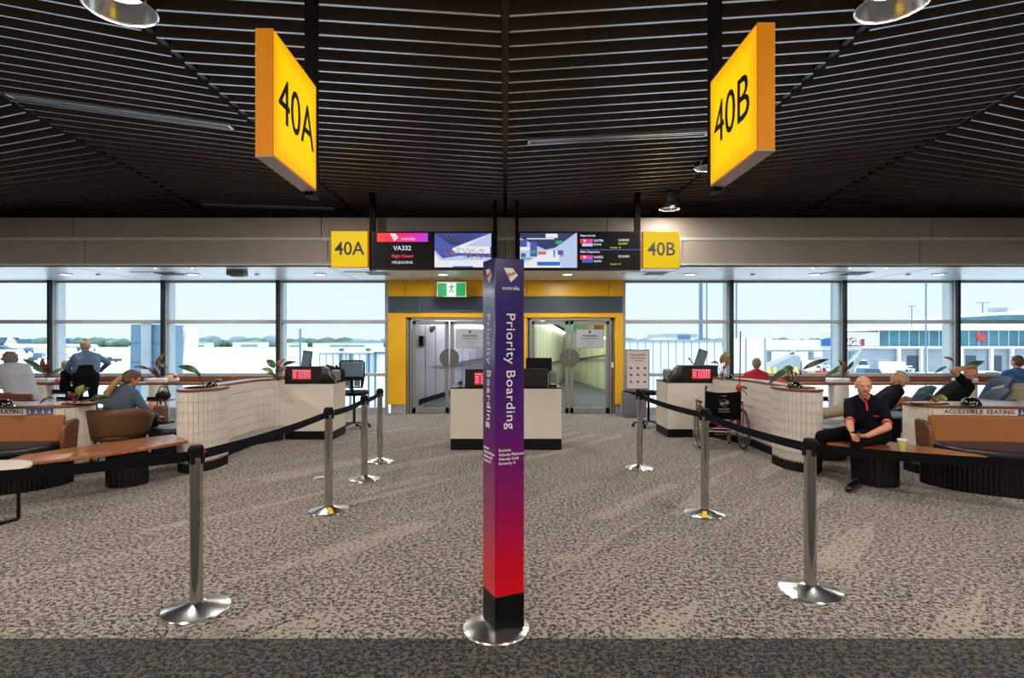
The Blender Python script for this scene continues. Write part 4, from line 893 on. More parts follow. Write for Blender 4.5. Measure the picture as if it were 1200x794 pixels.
# ================================================================ SOFAS AND BENCHES
def sofa(s_, label):
    x0 = 4.98 if s_ > 0 else -5.18
    t = thing('sofa', label, 'sofa', (x0, 6.75, 0))
    # local: u away from the aisle; front edge bows toward the camera
    fr = [(-.12, -.05), (-.13, -.22), (-.08, -.38), (.05, -.55), (.25, -.72), (.6, -.92), (1.1, -1.12), (1.8, -1.3), (2.6, -1.42)]
    bkk = [(2.7, -.50), (1.8, -.22), (1.0, -.02), (.0, .08)]
    S = lambda pts: [(s_ * p[0], p[1]) for p in pts]
    o = S(fr + bkk); kk = resample(o + [o[0]], .022); out = []
    for i, p in enumerate(kk[:-1]):
        a = kk[i - 1] if i else kk[-2]; b = kk[i + 1]; nn = Vector(((b - a).y, -(b - a).x)).normalized(); out.append(tuple(p + nn * (.008 if (i // 1) % 2 else -.006)))
    MB().prism(out, 0, .36).build('ribbed_base', 'dark_rib', t)
    MB().prism(S([(p[0] - .0, p[1] + .0) for p in fr] + bkk), .36, .385).build('seat_board', 'black', t)
    # two seat cushions
    for k, (a, b) in enumerate(((0.02, 1.12), (1.14, 2.5))):
        f = [p for p in resample(fr, .05) if a - .02 <= p[0] <= b + .02 and (p[1] < -.2)]
        if k == 0: f = [Vector((.03, -.14)), Vector((-.02, -.3))] + f
        cu = [(p[0], p[1] + .03) for p in f] + [(b + .25, -.33 - k * .2), (b - .2, -.12 - k * .3 + .06), (a + .02, .0 if k == 0 else -.15)]
        MB().prism(S(cu), .385, .475).build('seat_cushion', 'leather_navy', t, bevel=.03)
    # backrest, slightly inclined
    bp = [(.10, .02), (.8, -.02), (1.6, -.12), (2.5, -.3)]
    vs = []; n = len(bp)
    for (u, y) in bp: vs += [(s_ * u, y, .43), (s_ * u, y + .06, .762), (s_ * u, y + .12, .762), (s_ * u, y + .09, .43)]
    fs = []
    for i in range(n - 1):
        for k in range(4): fs.append((i * 4 + k, i * 4 + (k + 1) % 4, (i + 1) * 4 + (k + 1) % 4, (i + 1) * 4 + k))
    fs += [(0, 1, 2, 3), ((n - 1) * 4 + 3, (n - 1) * 4 + 2, (n - 1) * 4 + 1, (n - 1) * 4)]
    MB().mesh(vs, fs).build('backrest', 'leather_tan', t, bevel=.025)
    # wooden side panel
    o = [(-.17, -.07), (.04, -.07), (.08, .26), (.05, .29), (-.06, .28), (-.13, .24), (-.17, .17)]
    T = Matrix(((0, 0, s_, 0), (1, 0, 0, 0), (0, 1, 0, .44), (0, 0, 0, 1)))
    MB().prism(o, -.10, -.055, T=T).build('arm_panel', 'wood_arm', t, bevel=.012)
    MB().prism([(p[0] * .92, p[1] * .92 + .01) for p in o], -.055, -.045, T=T).build('arm_lining', 'leather_tan', t)
    return t
sofa(1, 'tan and navy leather sofa with ribbed black base, right side'); sofa(-1, 'tan and navy leather sofa with ribbed black base, left side')
def ribbed_drum(mb, c, r, z0, z1, n=48):
    o = [(c[0] + (r + (.006 if i % 2 else -.004)) * math.cos(2 * PI * i / n), c[1] + (r + (.006 if i % 2 else -.004)) * math.sin(2 * PI * i / n)) for i in range(n)]
    return mb.prism(o, z0, z1)
def bench(s_, label):
    dx = 0 if s_ < 0 else .06
    t = thing('curved_bench', label, 'bench', (s_ * (4.36 - dx), 6.6, 0)); bx = s_ * (4.36 - dx)
    # edge points in world plan (for the left one), mirrored for the right
    front = [(-3.80, 6.85), (-3.93, 6.50), (-4.12, 6.15), (-4.36, 5.86), (-4.62, 5.62), (-4.9, 5.42)]
    back = [(-5.02, 5.95), (-4.86, 6.3), (-4.72, 6.55), (-4.55, 6.85), (-4.38, 7.12), (-4.23, 7.3)]
    if s_ > 0: front = [(-x - dx * 1.2, y + (.0)) for x, y in front]; back = [(-x - dx, y) for x, y in back]
    o = [(x - bx, y - 6.6) for x, y in front + back]
    MB().prism(o, .425, .46).build('seat_board', 'wood_bench', t, bevel=.006)
    ribbed_drum(MB(), (0, 0), .205, 0, .425).build('ribbed_pedestal', 'dark_rib', t)
bench(-1, 'curved polished wooden bench joining the left sofa and planter'); bench(1, 'curved polished wooden bench under the seated bald man')
def pouf(x, y, r, h, label, m='leather_navy', ry=None):
    t = thing('ottoman', label, 'stool', (x, y, 0)); ribbed_drum(MB(), (0, 0), r * .82, 0, h - .09).build('ribbed_base', 'dark_rib', t); MB().lathe([(0, h - .09), (r, h - .09), (r + .01, h - .05), (r * .97, h - .005), (r * .8, h), (0, h)], seg=36).build('cushion', m, t)
pouf(-4.62, 8.0, .30, .47, 'navy ottoman behind the left bench, beside the planter end'); pouf(4.55, 8.1, .30, .46, 'navy ottoman behind the bald man')
# side tables
def round_table(x, y, r, h, label, top='table_white', wire=True, ring=True):
    t = thing('side_table', label, 'table', (x, y, 0)); MB().lathe([(0, h - .03), (r - .01, h - .03), (r, h - .022), (r, h - .006), (r - .006, h), (0, h)], seg=48).build('tabletop', top, t)
    if ring: MB().lathe([(r * .97, h - .05), (r * .98, h - .03), (r * .9, h - .03), (r * .9, h - .05), (r * .97, h - .05)], seg=48).build('apron', 'black', t)
    k = r * .62
    for a in (-20, 160):
        p = Vector((math.cos(math.radians(a)) * k, math.sin(math.radians(a)) * k, 0)); q = Vector((-p.y, p.x, 0)) * .75
        MB().tube([p + q + Vector((0, 0, h - .04)), p + q + Vector((0, 0, .02)), p + q * .9 + Vector((0, 0, .012)), p - q * .9 + Vector((0, 0, .012)), p - q + Vector((0, 0, .02)), p - q + Vector((0, 0, h - .04))], .015 if wire else .02, 8).build('leg_frame', 'black', t)
    return t
round_table(-4.72, 5.15, .36, .50, 'round white-topped side table with black frame at left edge')
def slab_table(x, y, r, h, label):
    t = thing('side_table', label, 'table', (x, y, 0)); MB().lathe([(0, h - .03), (r, h - .03), (r + .004, h - .015), (r, h), (0, h)], seg=40).build('tabletop', 'mesh_grey', t)
    MB().box(.02, .16, -.04, .04, .02, h - .03).build('leg', 'black', t); MB().tube([(-.25, -.15, .01), (.2, -.1, .01), (.2, .12, .01), (-.25, .15, .01)], .012, 6).build('foot_frame', 'brushed', t)
slab_table(FX(1040, 8.2), 8.2, .38, .62, 'dark round table with slab leg behind the bald man'); slab_table(FX(690, 30), 12.9, .01, .02, 'x') if False else None
# ================================================================ CHAIRS
def tub_chair(x, y, rz, m, label, legs='black', h=.76, w=.36):
    t = thing('tub_chair', label, 'chair', (x, y, 0), rz)
    # shell opens toward +y (local front)
    vs = []; fs = []; n = 20; K = 6
    for i in range(n + 1):
        a = math.radians(-200 + 220 * i / n); e = abs(i / n - .5) * 2; top = h - .16 * max(0, e - .35) ** 1.3 / .57
        for k in range(K):
            u = k / (K - 1); z = .40 + (top - .40) * u; r = w * (.80 + .20 * u ** .7)
            vs.append((r * math.cos(a), r * .92 * math.sin(a), z))
    for i in range(n):
        for k in range(K - 1): fs.append((i * K + k, (i + 1) * K + k, (i + 1) * K + k + 1, i * K + k + 1))
    sh = MB().mesh(vs, fs, 0, True).build('shell', m, t, sharp=False); md = sh.modifiers.new('thickness', 'SOLIDIFY'); md.thickness = .035; md.offset = 0
    MB().lathe([(0, .36), (w * .72, .36), (w * .8, .40), (w * .8, .44), (w * .7, .47), (0, .47)], seg=30).build('seat', m, t)
    for sx in (-1, 1):
        MB().tube([(sx * .2, .2, .37), (sx * .27, .27, .012), (sx * .27, -.27, .012), (sx * .2, -.2, .37)], .010, 8).build('leg', legs, t)
    return t
tub_chair(FX(138, 7.55), 7.55, math.radians(25), 'leather_brown', 'brown leather tub chair under the ponytailed woman', h=.78, w=.40)
def high_chair(x, y, rz, m, label, lean=.25, h=1.0, w=.33):
    """deep lounge chair with a tall reclined back"""
    t = thing('lounge_chair', label, 'chair', (x, y, 0), rz)
    vs = []; fs = []; n = 12; K = 6
    for i in range(n + 1):
        a = i / n * 2 - 1; wing = .20 * abs(a) ** 2.2
        for k in range(K):
            u = k / (K - 1); vs.append((a * w * (1 - .10 * u), -.24 - lean * u + wing * (1 - .3 * u), .36 + (h - .36 - .06 * abs(a) ** 3) * u))
    for i in range(n):
        for k in range(K - 1): fs.append((i * K + k, (i + 1) * K + k, (i + 1) * K + k + 1, i * K + k + 1))
    b = MB().mesh(vs, fs, 0, True).build('backrest', m, t, sharp=False); md = b.modifiers.new('thickness', 'SOLIDIFY'); md.thickness = .05; md.offset = 0
    MB().box(-w, w, -.3, .3, .30, .42).build('seat', m, t, bevel=.04)
    for sx in (-1, 1): MB().prism([(-.34, .3), (.22, .3), (.2, .52), (-.4, .66)], -.03, .03, T=Matrix(((0, 0, 1, sx * (w + .0)), (1, 0, 0, 0), (0, 1, 0, 0), (0, 0, 0, 1)))).build('armrest', m, t, bevel=.02)
    for sx in (-1, 1): MB().tube([(sx * .22, .24, .3), (sx * .28, .28, .01), (sx * .28, -.28, .01), (sx * .22, -.24, .3)], .01, 8).build('leg', 'black', t)
    return t
high_chair(FX(1037, 8.9), 8.75, math.radians(62), 'chair_blue', 'blue lounge chair under the reclining woman', .30, .98, .30)
high_chair(FX(1118, 9.3), 9.2, math.radians(72), 'chair_blue', 'blue lounge chair under the man with raised arm', .42, .90, .32)
high_chair(FX(1141, 10.3), 10.2, math.radians(80), 'chair_blue', 'tall blue lounge chair behind the man with raised arm', .25, 1.02, .32)
tub_chair(FX(1186, 10.4), 10.3, math.radians(-4), 'chair_beige', 'beige tub chair under the man in blue hoodie', h=.92, w=.42); tub_chair(FX(1203, 8.9), 8.9, math.radians(60), 'chair_beige', 'beige tub chair at the right edge, in front of hoodie man', h=.80, w=.30)
pouf(FX(1161, 8.6), 8.7, .28, .75, 'navy high ottoman left of the beige tub chairs'); pouf(FX(1196, 8.1), 8.2, .2, .78, 'navy stool at the right edge behind the lounge planter')
def office_chair(x, y, rz, label, back=True):
    t = thing('office_chair', label, 'chair', (x, y, 0), rz)
    # gas-lift draughtsman chair; front toward +y
    MB().hull([((-.2, -.18, .66), .03), ((.2, -.18, .66), .03), ((-.22, .2, .66), .03), ((.22, .2, .66), .03), ((-.2, .2, .69), .03), ((.2, .2, .69), .03)], seg=8).build('seat', 'black_cloth', t)
    MB().cyl((0, 0, .12), (0, 0, .63), .025, seg=12).build('gas_lift', 'black', t)
    b = MB()
    for k in range(5):
        a = 2 * PI * k / 5 + .3; b.beam((0, 0, .12), (.29 * math.cos(a), .29 * math.sin(a), .07), .04, .03)
    b.build('star_base', 'black', t)
    for k in range(5): a = 2 * PI * k / 5 + .3; MB().cyl((.29 * math.cos(a) - .02, .29 * math.sin(a), .03), (.29 * math.cos(a) + .02, .29 * math.sin(a), .03), .03, seg=12).build('castor', 'black', t)
    if back:
        MB().tube([(-.19, -.24, .80), (-.22, -.25, 1.0), (-.22, -.24, 1.26), (-.18, -.24, 1.29), (.18, -.24, 1.29), (.22, -.24, 1.26), (.22, -.25, 1.0), (.19, -.24, .80)], .018, 8, closed=True).build('back_frame', 'black', t)
        MB().box(-.20, .20, -.26, -.25, 1.0, 1.27).build('back_mesh', 'mesh_grey', t); MB().box(-.2, .2, -.28, -.25, .93, 1.0).box(-.03, .03, -.29, -.25, .8, .98).box(-.2, -.16, -.27, -.25, .8, .95).box(.16, .2, -.27, -.25, .8, .95).build('lumbar_bar', 'black', t); MB().box(-.15, -.04, -.262, -.252, .82, .93).box(.04, .15, -.262, -.252, .82, .93).build('lower_mesh', 'mesh_grey', t)
        MB().beam((0, -.15, .64), (0, -.28, .82), .05, .02).build('back_bracket', 'black', t)
    return t
office_chair(FX(415, 10.9), 10.9, math.radians(6), 'black mesh-backed office chair behind the left boarding desk'); 
office_chair(FX(760, 11.1), 11.1, math.radians(80), 'black office stool chair left of the right boarding desk', False)
t = thing('waste_bin', 'grey bin with black liner beside the right gate door', 'bin', (FX(742, 12.7), 12.6, 0)); MB().hull([((-.2, -.15, .03), .02), ((.2, -.15, .03), .02), ((-.2, .15, .03), .02), ((.2, .15, .03), .02), ((-.23, -.18, .52), .02), ((.23, -.18, .52), .02), ((-.23, .18, .52), .02), ((.23, .18, .52), .02)], seg=6).build('body', 'grey_plastic', t); MB().lathe([(.2, .5), (.25, .54), (.24, .58), (.18, .60), (.12, .57)], seg=24).build('liner', 'black', t)
# ================================================================ WINDOW BAR
def bar(x0, x1, label):
    y0 = 12.15; c = (x0 + x1) / 2; t = thing('window_bar', label, 'counter', (c, y0, 0)); w = (x1 - x0) / 2
    MB().box(-w, w, 0, .42, .73, .775).build('counter_top', 'wood_bar', t, bevel=.006); MB().box(-w, w, .42, .46, .73, .90).build('upstand', 'wood_bar', t, bevel=.004)
    return t
bar(-15.9, -4.62, 'long wooden bar counter along the left windows'); bar(4.5, 15.9, 'long wooden bar counter along the right windows')
def pot(px, label, w=.2):
    x = FX(px, 12.3); t = thing('planter_column', label, 'planter', (x, 12.28, 0)); h = MB().lathe([(0, 0), (.20, 0), (.20, .73), (0, .73)], seg=30).build('column', 'tile_white', t); MB().box(-w, w, -.1, .16, .775, .87).build('trough', 'white_plastic', t, bevel=.02)
pot(52, 'white planter column through the bar behind the striped-shirt person'); pot(187, 'white planter column through the bar right of the ponytailed woman'); pot(982, 'white planter column through the bar behind the bald man'); pot(1131, 'white planter column through the bar behind the raised arm man')
def bar_stool(px, D, label, h=.48, rz=0, m='wood_bar'):
    t = thing('bar_stool', label, 'stool', (FX(px, D), D, 0), rz); MB().box(-.2, .2, -.17, .17, h - .03, h).build('seat', m, t, bevel=.012)
    MB().cyl((0, 0, .02), (0, 0, h - .03), .022, seg=12).build('post', 'black', t); MB().lathe([(0, 0), (.17, 0), (.17, .01), (0, .02)], seg=24).build('foot', 'black', t); MB().box(-.16, .16, -.19, -.17, h, h + .07).build('back_lip', 'black', t)
bar_stool(188, 11.6, 'wooden-topped stool under the bar with the black handbag'); bar_stool(84, 11.6, 'wooden-topped stool beside the standing woman'); bar_stool(1005, 11.7, 'dark stool under the bar behind the bald man', m='black'); bar_stool(955, 11.7, 'dark stool under the bar right of the round planter end', m='black'); bar_stool(1180, 11.7, 'stool under the bar in front of the hoodie man', m='black'); bar_stool(112, 11.7, 'wooden-topped stool right of the standing woman')
# domes: dark glossy power units
def dome(x, y, z, r, label, green=False):
    t = thing('power_dome', label, 'power outlet', (x, y, z), group='black dome power units'); MB().lathe([(r, 0), (r * .97, r * .3), (r * .8, r * .62), (r * .5, r * .86), (0, r * .95)], seg=24).build('dome', 'black_gloss', t); MB().lathe([(r * 1.02, 0), (r * 1.05, .006), (r, .012)], seg=24).build('rim', 'chrome', t)
    g = MB()
    for a in (-150, -120, -60, -30): aa = math.radians(a); g.box(-.006, .006, -.002, .004, -.006, .006, T=Matrix.Translation((r * .86 * math.cos(aa), r * .86 * math.sin(aa), r * .45)))
    g.build('socket', 'white_plastic', t)
    if green: MB().ell((r * -.30, -r * .84, r * .5), (.007, .006, .007), u=8, v=6).build('indicator', 'dome_green', t)
dome(FX(22, 6.95), 6.75, .867, .10, 'black dome power unit on the left lounge planter'); dome(FX(247, 7.6), 7.62, 1.042, .075, 'black dome power unit on the left rounded planter end'); dome(FX(325, 9.2), 9.2, 1.042, .08, 'black dome power unit on the left wall beside the desk'); dome(FX(256, 12.25), 12.25, .775, .09, 'black dome power unit on the left window bar')
dome(FX(929, 7.4), 7.35, 1.042, .095, 'black dome power unit with green light on the right planter end', True); dome(FX(1130, 7.0), 6.9, .867, .11, 'black dome power unit with green light on the right lounge planter', True); dome(FX(853, 9.3), 9.25, 1.042, .08, 'black dome power unit on the right wall beside the desk'); dome(FX(1060, 12.25), 12.25, .775, .09, 'black dome power unit on the right window bar')
t = thing('coffee_cup', 'pale green paper coffee cup with lid on the right bench', 'cup', (4.27, 6.15, .46)); MB().lathe([(0, 0), (.030, 0), (.032, .004), (.045, .115), (0, .115)], seg=24).build('cup', 'green_cup', t); MB().lathe([(0, .115), (.048, .115), (.049, .122), (.043, .126), (.042, .134), (0, .134)], seg=24).build('lid', 'cup_lid', t)
t = MB().mesh([(0, 0, .001), (.10, .02, .012), (.16, .09, .004), (.07, .12, .016), (.0, .08, .002)], [(0, 1, 3, 4), (1, 2, 3)]).build('paper_scrap', 'paper', loc=(FX(369, 6.9), 6.82, 0)); tag(t, 'small crumpled white paper scrap on the carpet near left queue posts', 'litter')
# ================================================================ PEOPLE
def V(*a): return Vector(a)
def fuse(mb, name, mats, parent, vox=.012, smooth=3):
    """fuse overlapping closed shapes into one continuous skin that keeps each shape's material"""
    src = mb.b; bmesh.ops.recalc_face_normals(src, faces=src.faces)
    bmesh.ops.triangulate(src, faces=src.faces[:])
    src.faces.ensure_lookup_table(); tree = BVHTree.FromBMesh(src); mi = [f.material_index for f in src.faces]
    me = bpy.data.meshes.new('tmp'); src.to_mesh(me); src.free()
    o = bpy.data.objects.new('tmp', me); COL.objects.link(o)
    r = o.modifiers.new('r', 'REMESH'); r.mode = 'VOXEL'; r.voxel_size = vox; r.use_smooth_shade = True
    sm = o.modifiers.new('s', 'SMOOTH'); sm.factor = .5; sm.iterations = smooth
    dg = bpy.context.evaluated_depsgraph_get(); new = bpy.data.meshes.new_from_object(o.evaluated_get(dg))
    bpy.data.objects.remove(o); bpy.data.meshes.remove(me)
    new.materials.clear()
    for x in mats: new.materials.append(M[x])
    for p in new.polygons:
        h = tree.find_nearest(p.center); p.material_index = mi[h[2]] if h[2] is not None else 0; p.use_smooth = True
    new.name = name; ob = bpy.data.objects.new(name, new); COL.objects.link(ob); ob.parent = parent
    return ob
def limb(mb, a, b, ra, rb, m, n=3):
    a = V(*a); b = V(*b); return mb.hull([(a, ra), (b, rb)], m, 12)
def hand(mb, w, d, nrm, m, curl=.5, thumb=1, sc=1.0):
    """w wrist, d finger direction, nrm direction the palm looks to, thumb +-1 side"""
    w = V(*w); d = V(*d).normalized(); nrm = V(*nrm); nrm = (nrm - d * nrm.dot(d)).normalized(); sd = d.cross(nrm) * thumb
    c = w + d * .05 * sc
    mb.hull([(w + d * .005, .022 * sc), (w + d * .075 * sc + sd * .026 * sc, .014 * sc), (w + d * .08 * sc - sd * .026 * sc, .013 * sc)], m, 8)
    for k, (o, L) in enumerate(((.030, .068), (.010, .078), (-.010, .072), (-.028, .056))):
        p = w + d * .082 * sc + sd * o * sc; q = p + (d * math.cos(curl * .6) + nrm * math.sin(curl * .6)) * L * .45 * sc; r = q + (d * math.cos(curl * 1.8) + nrm * math.sin(curl * 1.8)) * L * .5 * sc
        mb.hull([(p, .0095 * sc), (q, .0088 * sc)], m, 8).hull([(q, .0088 * sc), (r, .0075 * sc)], m, 8)
    p = w + d * .025 * sc + sd * .028 * sc; q = p + (d * .6 + sd * .7 + nrm * .2).normalized() * .04 * sc; r = q + (d * .9 + nrm * .45).normalized() * .035 * sc
    mb.hull([(p, .012 * sc), (q, .010 * sc)], m, 8).hull([(q, .010 * sc), (r, .0085 * sc)], m, 8)
def head_basis(look, up=(0, 0, 1)):
    f = V(*look).normalized(); u = V(*up); r = f.cross(u).normalized(); u = r.cross(f).normalized()
    return r, f, u   # right, forward, up
def head(mb, c, look, m, up=(0, 0, 1), sc=1.0, ear=True, lips=None):
    r, f, u = head_basis(look, up); c = V(*c); R = Matrix((r, f, u)).transposed()
    P_ = lambda x, y, z: c + (r * x + f * y + u * z) * sc
    mb.ell(P_(0, -.012, .030), (.076 * sc, .096 * sc, .088 * sc), m, R, 20, 14)
    mb.hull([(P_(0, .048, .035), .048 * sc), (P_(0, .040, -.03), .048 * sc), (P_(.022, .030, -.03), .046 * sc), (P_(-.022, .030, -.03), .046 * sc), (P_(0, .055, -.083), .026 * sc), (P_(.03, .0, -.06), .03 * sc), (P_(-.03, .0, -.06), .03 * sc)], m, 10)
    mb.hull([(P_(0, .092, .012), .009 * sc), (P_(0, .108, -.028), .012 * sc), (P_(.010, .096, -.032), .010 * sc), (P_(-.010, .096, -.032), .010 * sc)], m, 8)
    mb.hull([(P_(-.038, .082, .026), .011 * sc), (P_(-.01, .090, .024), .010 * sc)], m, 8).hull([(P_(.038, .082, .026), .011 * sc), (P_(.01, .090, .024), .010 * sc)], m, 8)
    for s_ in (-1, 1):
        if ear: mb.ell(P_(s_ * .080, -.010, -.004), (.010 * sc, .018 * sc, .031 * sc), m, R, 10, 8)
        mb.ell(P_(s_ * .038, .062, -.018), (.020 * sc, .020 * sc, .018 * sc), m, R, 10, 8)
    if lips is not None: mb.hull([(P_(-.020, .084, -.056), .006 * sc), (P_(0, .090, -.055), .0085 * sc), (P_(.020, .084, -.056), .0045 * sc)], lips, 8)
    return P_, R
def eyes(P_, R, parent, sc=1.0, brow=None):
    for s_ in (-1, 1):
        e = MB().ell(P_(s_ * .031, .0815, .002), (.0125 * sc, .008 * sc, .0052 * sc), 0, R, 12, 8).build('eye', 'eye_white', parent)
        MB().ell(P_(s_ * .031, .0880, .002), (.0062 * sc, .003 * sc, .0054 * sc), 0, R, 10, 6).build('iris', 'iris', e)
        if brow: MB().hull([(P_(s_ * .014, .098, .022), .0032), (P_(s_ * .034, .0955, .028), .0032), (P_(s_ * .048, .085, .024), .0025)], seg=6).build('eyebrow', brow, parent)
def body(mb, J, cl, sk, tr, sh, sleeve='short', w=1.0, sc=1.0, bare_legs=False, shorts=False):
    """torso, arms and legs from a dictionary of joints; cl/sk/tr/sh are material slots"""
    g = {k: V(*v) for k, v in J.items()}; pel = (g['hipL'] + g['hipR']) / 2; ch = (g['shL'] + g['shR']) / 2; ch2 = pel.lerp(ch, .66); mid = pel.lerp(ch, .33)
    ax = (g['shR'] - g['shL']).normalized(); hx = (g['hipR'] - g['hipL']).normalized()
    mb.hull([(g['hipL'], .105 * w), (g['hipR'], .105 * w), (mid + hx * .06 * w, .115 * w), (mid - hx * .06 * w, .115 * w)], tr, 12)
    mb.hull([(pel + V(0, 0, .04) + hx * .075 * w, .117 * w), (pel + V(0, 0, .04) - hx * .075 * w, .117 * w), (mid + hx * .07 * w, .122 * w), (mid - hx * .07 * w, .122 * w), (ch2 + ax * .10 * w, .112 * w), (ch2 - ax * .10 * w, .112 * w)], cl, 14)
    mb.hull([(ch2 + ax * .10 * w, .112 * w), (ch2 - ax * .10 * w, .112 * w), (g['shL'], .060), (g['shR'], .060), (g['neck'] - V(0, 0, .01), .060)], cl, 14)
    mb.hull([(g['neck'] - V(0, 0, .05), .056), (g['head'] - V(0, 0, .05), .052)], sk, 12)
    for s_ in 'LR':
        a, e, h = g['sh' + s_], g['el' + s_], g['wr' + s_]
        limb(mb, a, e, .050, .040, sk); limb(mb, e, e.lerp(h, .35), .041, .041, sk); limb(mb, e.lerp(h, .3), h, .041, .026, sk)
        if sleeve == 'short': limb(mb, a, a.lerp(e, .62), .064, .062, cl)
        elif sleeve == 'long': limb(mb, a, e, .066, .054, cl); limb(mb, e, e.lerp(h, .9), .054, .040, cl)
        p, k, an, to = g['hip' + s_], g['kn' + s_], g['an' + s_], g['toe' + s_]
        if shorts: limb(mb, p, p.lerp(k, .75), .105 * w, .085, tr); limb(mb, p.lerp(k, .6), k, .066, .056, sk); limb(mb, k, k.lerp(an, .35), .054, .056, sk); limb(mb, k.lerp(an, .3), an, .055, .036, sk)
        else: limb(mb, p, k, .098 * w, .070, tr); limb(mb, k, k.lerp(an, .4), .069, .066, tr); limb(mb, k.lerp(an, .35), an - (an - k).normalized() * .0, .066, .054, tr)
        d = (to - an); d.z = 0; d.normalize(); hl = an - d * .035; hl.z = max(an.z - .05, .035) if abs(an.z - to.z) < .12 else an.z - .03
        mb.hull([(an + V(0, 0, -.015), .044), (hl, .038), (to, .036), (an.lerp(to, .6) + V(0, 0, .0), .042)], sh, 10)
def hairball(parent, c, look, m, items, name='hair', up=(0, 0, 1), vox=.010, sc=1.0):
    r, f, u = head_basis(look, up); c = V(*c); mb = MB()
    for it in items:
        mb.hull([(c + (r * p[0] + f * p[1] + u * p[2]) * sc, p[3] * sc) for p in it], 0, 10)
    return fuse(mb, name, [m], parent, vox, 2)
# ---------------------------------------------------------------- the bald man on the right bench (world coordinates, empty at his feet)
O = V(4.1, 6.6, 0)
t = thing('person', 'bald man in black and red polo seated on the right bench holding a phone', 'person', O)
def W_(x, y, z): return (x - O.x, y - O.y, z)
J = dict(hipL=W_(4.33, 6.60, .555), hipR=W_(4.17, 6.82, .555), shL=W_(4.285, 6.50, .925), shR=W_(3.99, 6.62, .925), neck=W_(4.125, 6.55, 1.015), head=W_(4.075, 6.50, 1.13),
         elL=W_(4.21, 6.29, .70), elR=W_(3.885, 6.45, .71), wrL=W_(3.93, 6.21, .615), wrR=W_(3.81, 6.29, .655), knL=W_(3.92, 6.38, .515), knR=W_(3.73, 6.74, .525),
         anL=W_(3.90, 6.34, .10), anR=W_(3.71, 6.86, .10), toeL=W_(3.72, 6.20, .040), toeR=W_(3.57, 6.77, .040))
mb = MB(); body(mb, J, 1, 0, 2, 3, w=1.05)
look = (-.36, -.90, .0)
P1, R1 = head(mb, V(*J['head']) + V(0, -.0, .0), look, 0, lips=4)
hand(mb, J['wrL'], (-.85, -.12, .02), (.1, -.2, 1), 0, .7, -1); hand(mb, J['wrR'], (-.1, -.75, -.42), (.2, .3, -1), 0, .5, 1)
man = fuse(mb, 'body', ['skin', 'polo_navy', 'trouser_black', 'shoe_black', 'lips'], t, .0075, 3)
eyes(P1, R1, t, brow='beard_grey')
# red collar, placket and sleeve piping of the polo
n = V(*J['neck']); fw = V(-.36, -.9, 0).normalized()
c = MB(); c.tube([n + V(-.055, -.02, .018), n + fw * .062 + V(-.015, 0, -.030), n + fw * .083 + V(0, 0, -.075)], [.014, .015, .010], 8); c.tube([n + V(.062, .01, .018), n + fw * .060 + V(.03, 0, -.028), n + fw * .085 + V(.004, 0, -.075)], [.014, .015, .010], 8); c.tube([n + V(-.055, -.02, .018), n - fw * .06 + V(0, 0, .035), n + V(.062, .01, .018)], .014, 8)
c.build('collar', 'polo_navy', t)
MB().tube([n + fw * .083 + V(-.020, .0, -.035), n + fw * .100 + V(-.006, .0, -.09), n + fw * .122 + V(-.002, 0, -.155)], [.008, .011, .009], 8).build('placket', 'red_print', t)
def cuff(a, b, f, r, nm='sleeve_piping'):
    a = V(*a); b = V(*b); d = (b - a).normalized(); p = a.lerp(b, f); x = d.cross(V(0, 0, 1)).normalized(); y = x.cross(d)
    MB().tube([p + (x * math.cos(q) + y * math.sin(q)) * r for q in [2 * PI * i / 20 for i in range(20)]], .0065, 6, closed=True).build(nm, 'red_print', t)
for s_ in 'LR':
    a, e = V(*J['sh' + s_]), V(*J['el' + s_]); cuff(a, a.lerp(e, .86), 1, .054)
text('crew', .028, 'red_print', t, V(*J['shL']) + V(-.15, -.125, -.115), Matrix.Rotation(math.radians(-8), 3, 'Z') @ RF, bold=.001, ext=.004)
MB().tube([V(*J['shL']) + V(-.045, -.058, -.12), V(*J['shL']) + V(.0, -.066, -.065)], .002, 5).build('sleeve_stripe', 'trim_light', t)
MB().tube([V(*J['hipL']) + V(-.06, -.13, .10), V(*J['hipL']) + V(-.04, -.125, .19)], [.004, .012], 6).build('side_panel', 'red_print', t)
ph = thing('mobile_phone', 'black mobile phone in the bald man\'s hands', 'phone', O + V(*W_(3.80, 6.14, .672))); MB().box(-.075, .075, -.035, .035, 0, .010, T=Matrix.Rotation(math.radians(12), 4, 'Z') @ Matrix.Rotation(math.radians(-14), 4, 'Y')).build('casing', 'black_gloss', ph, bevel=.003)
hairball(t, V(*J['head']), look, 'beard_grey', [[(-.074, -.03, .03, .013), (-.066, -.075, .02, .014), (-.06, -.08, -.02, .012), (-.072, -.03, 0, .01)], [(.074, -.03, .03, .013), (.066, -.075, .02, .014), (.06, -.08, -.02, .012), (.072, -.03, 0, .01)], [(-.05, -.09, .01, .014), (.05, -.09, .01, .014), (0, -.102, .03, .012)]], 'cropped_hair', vox=.007)
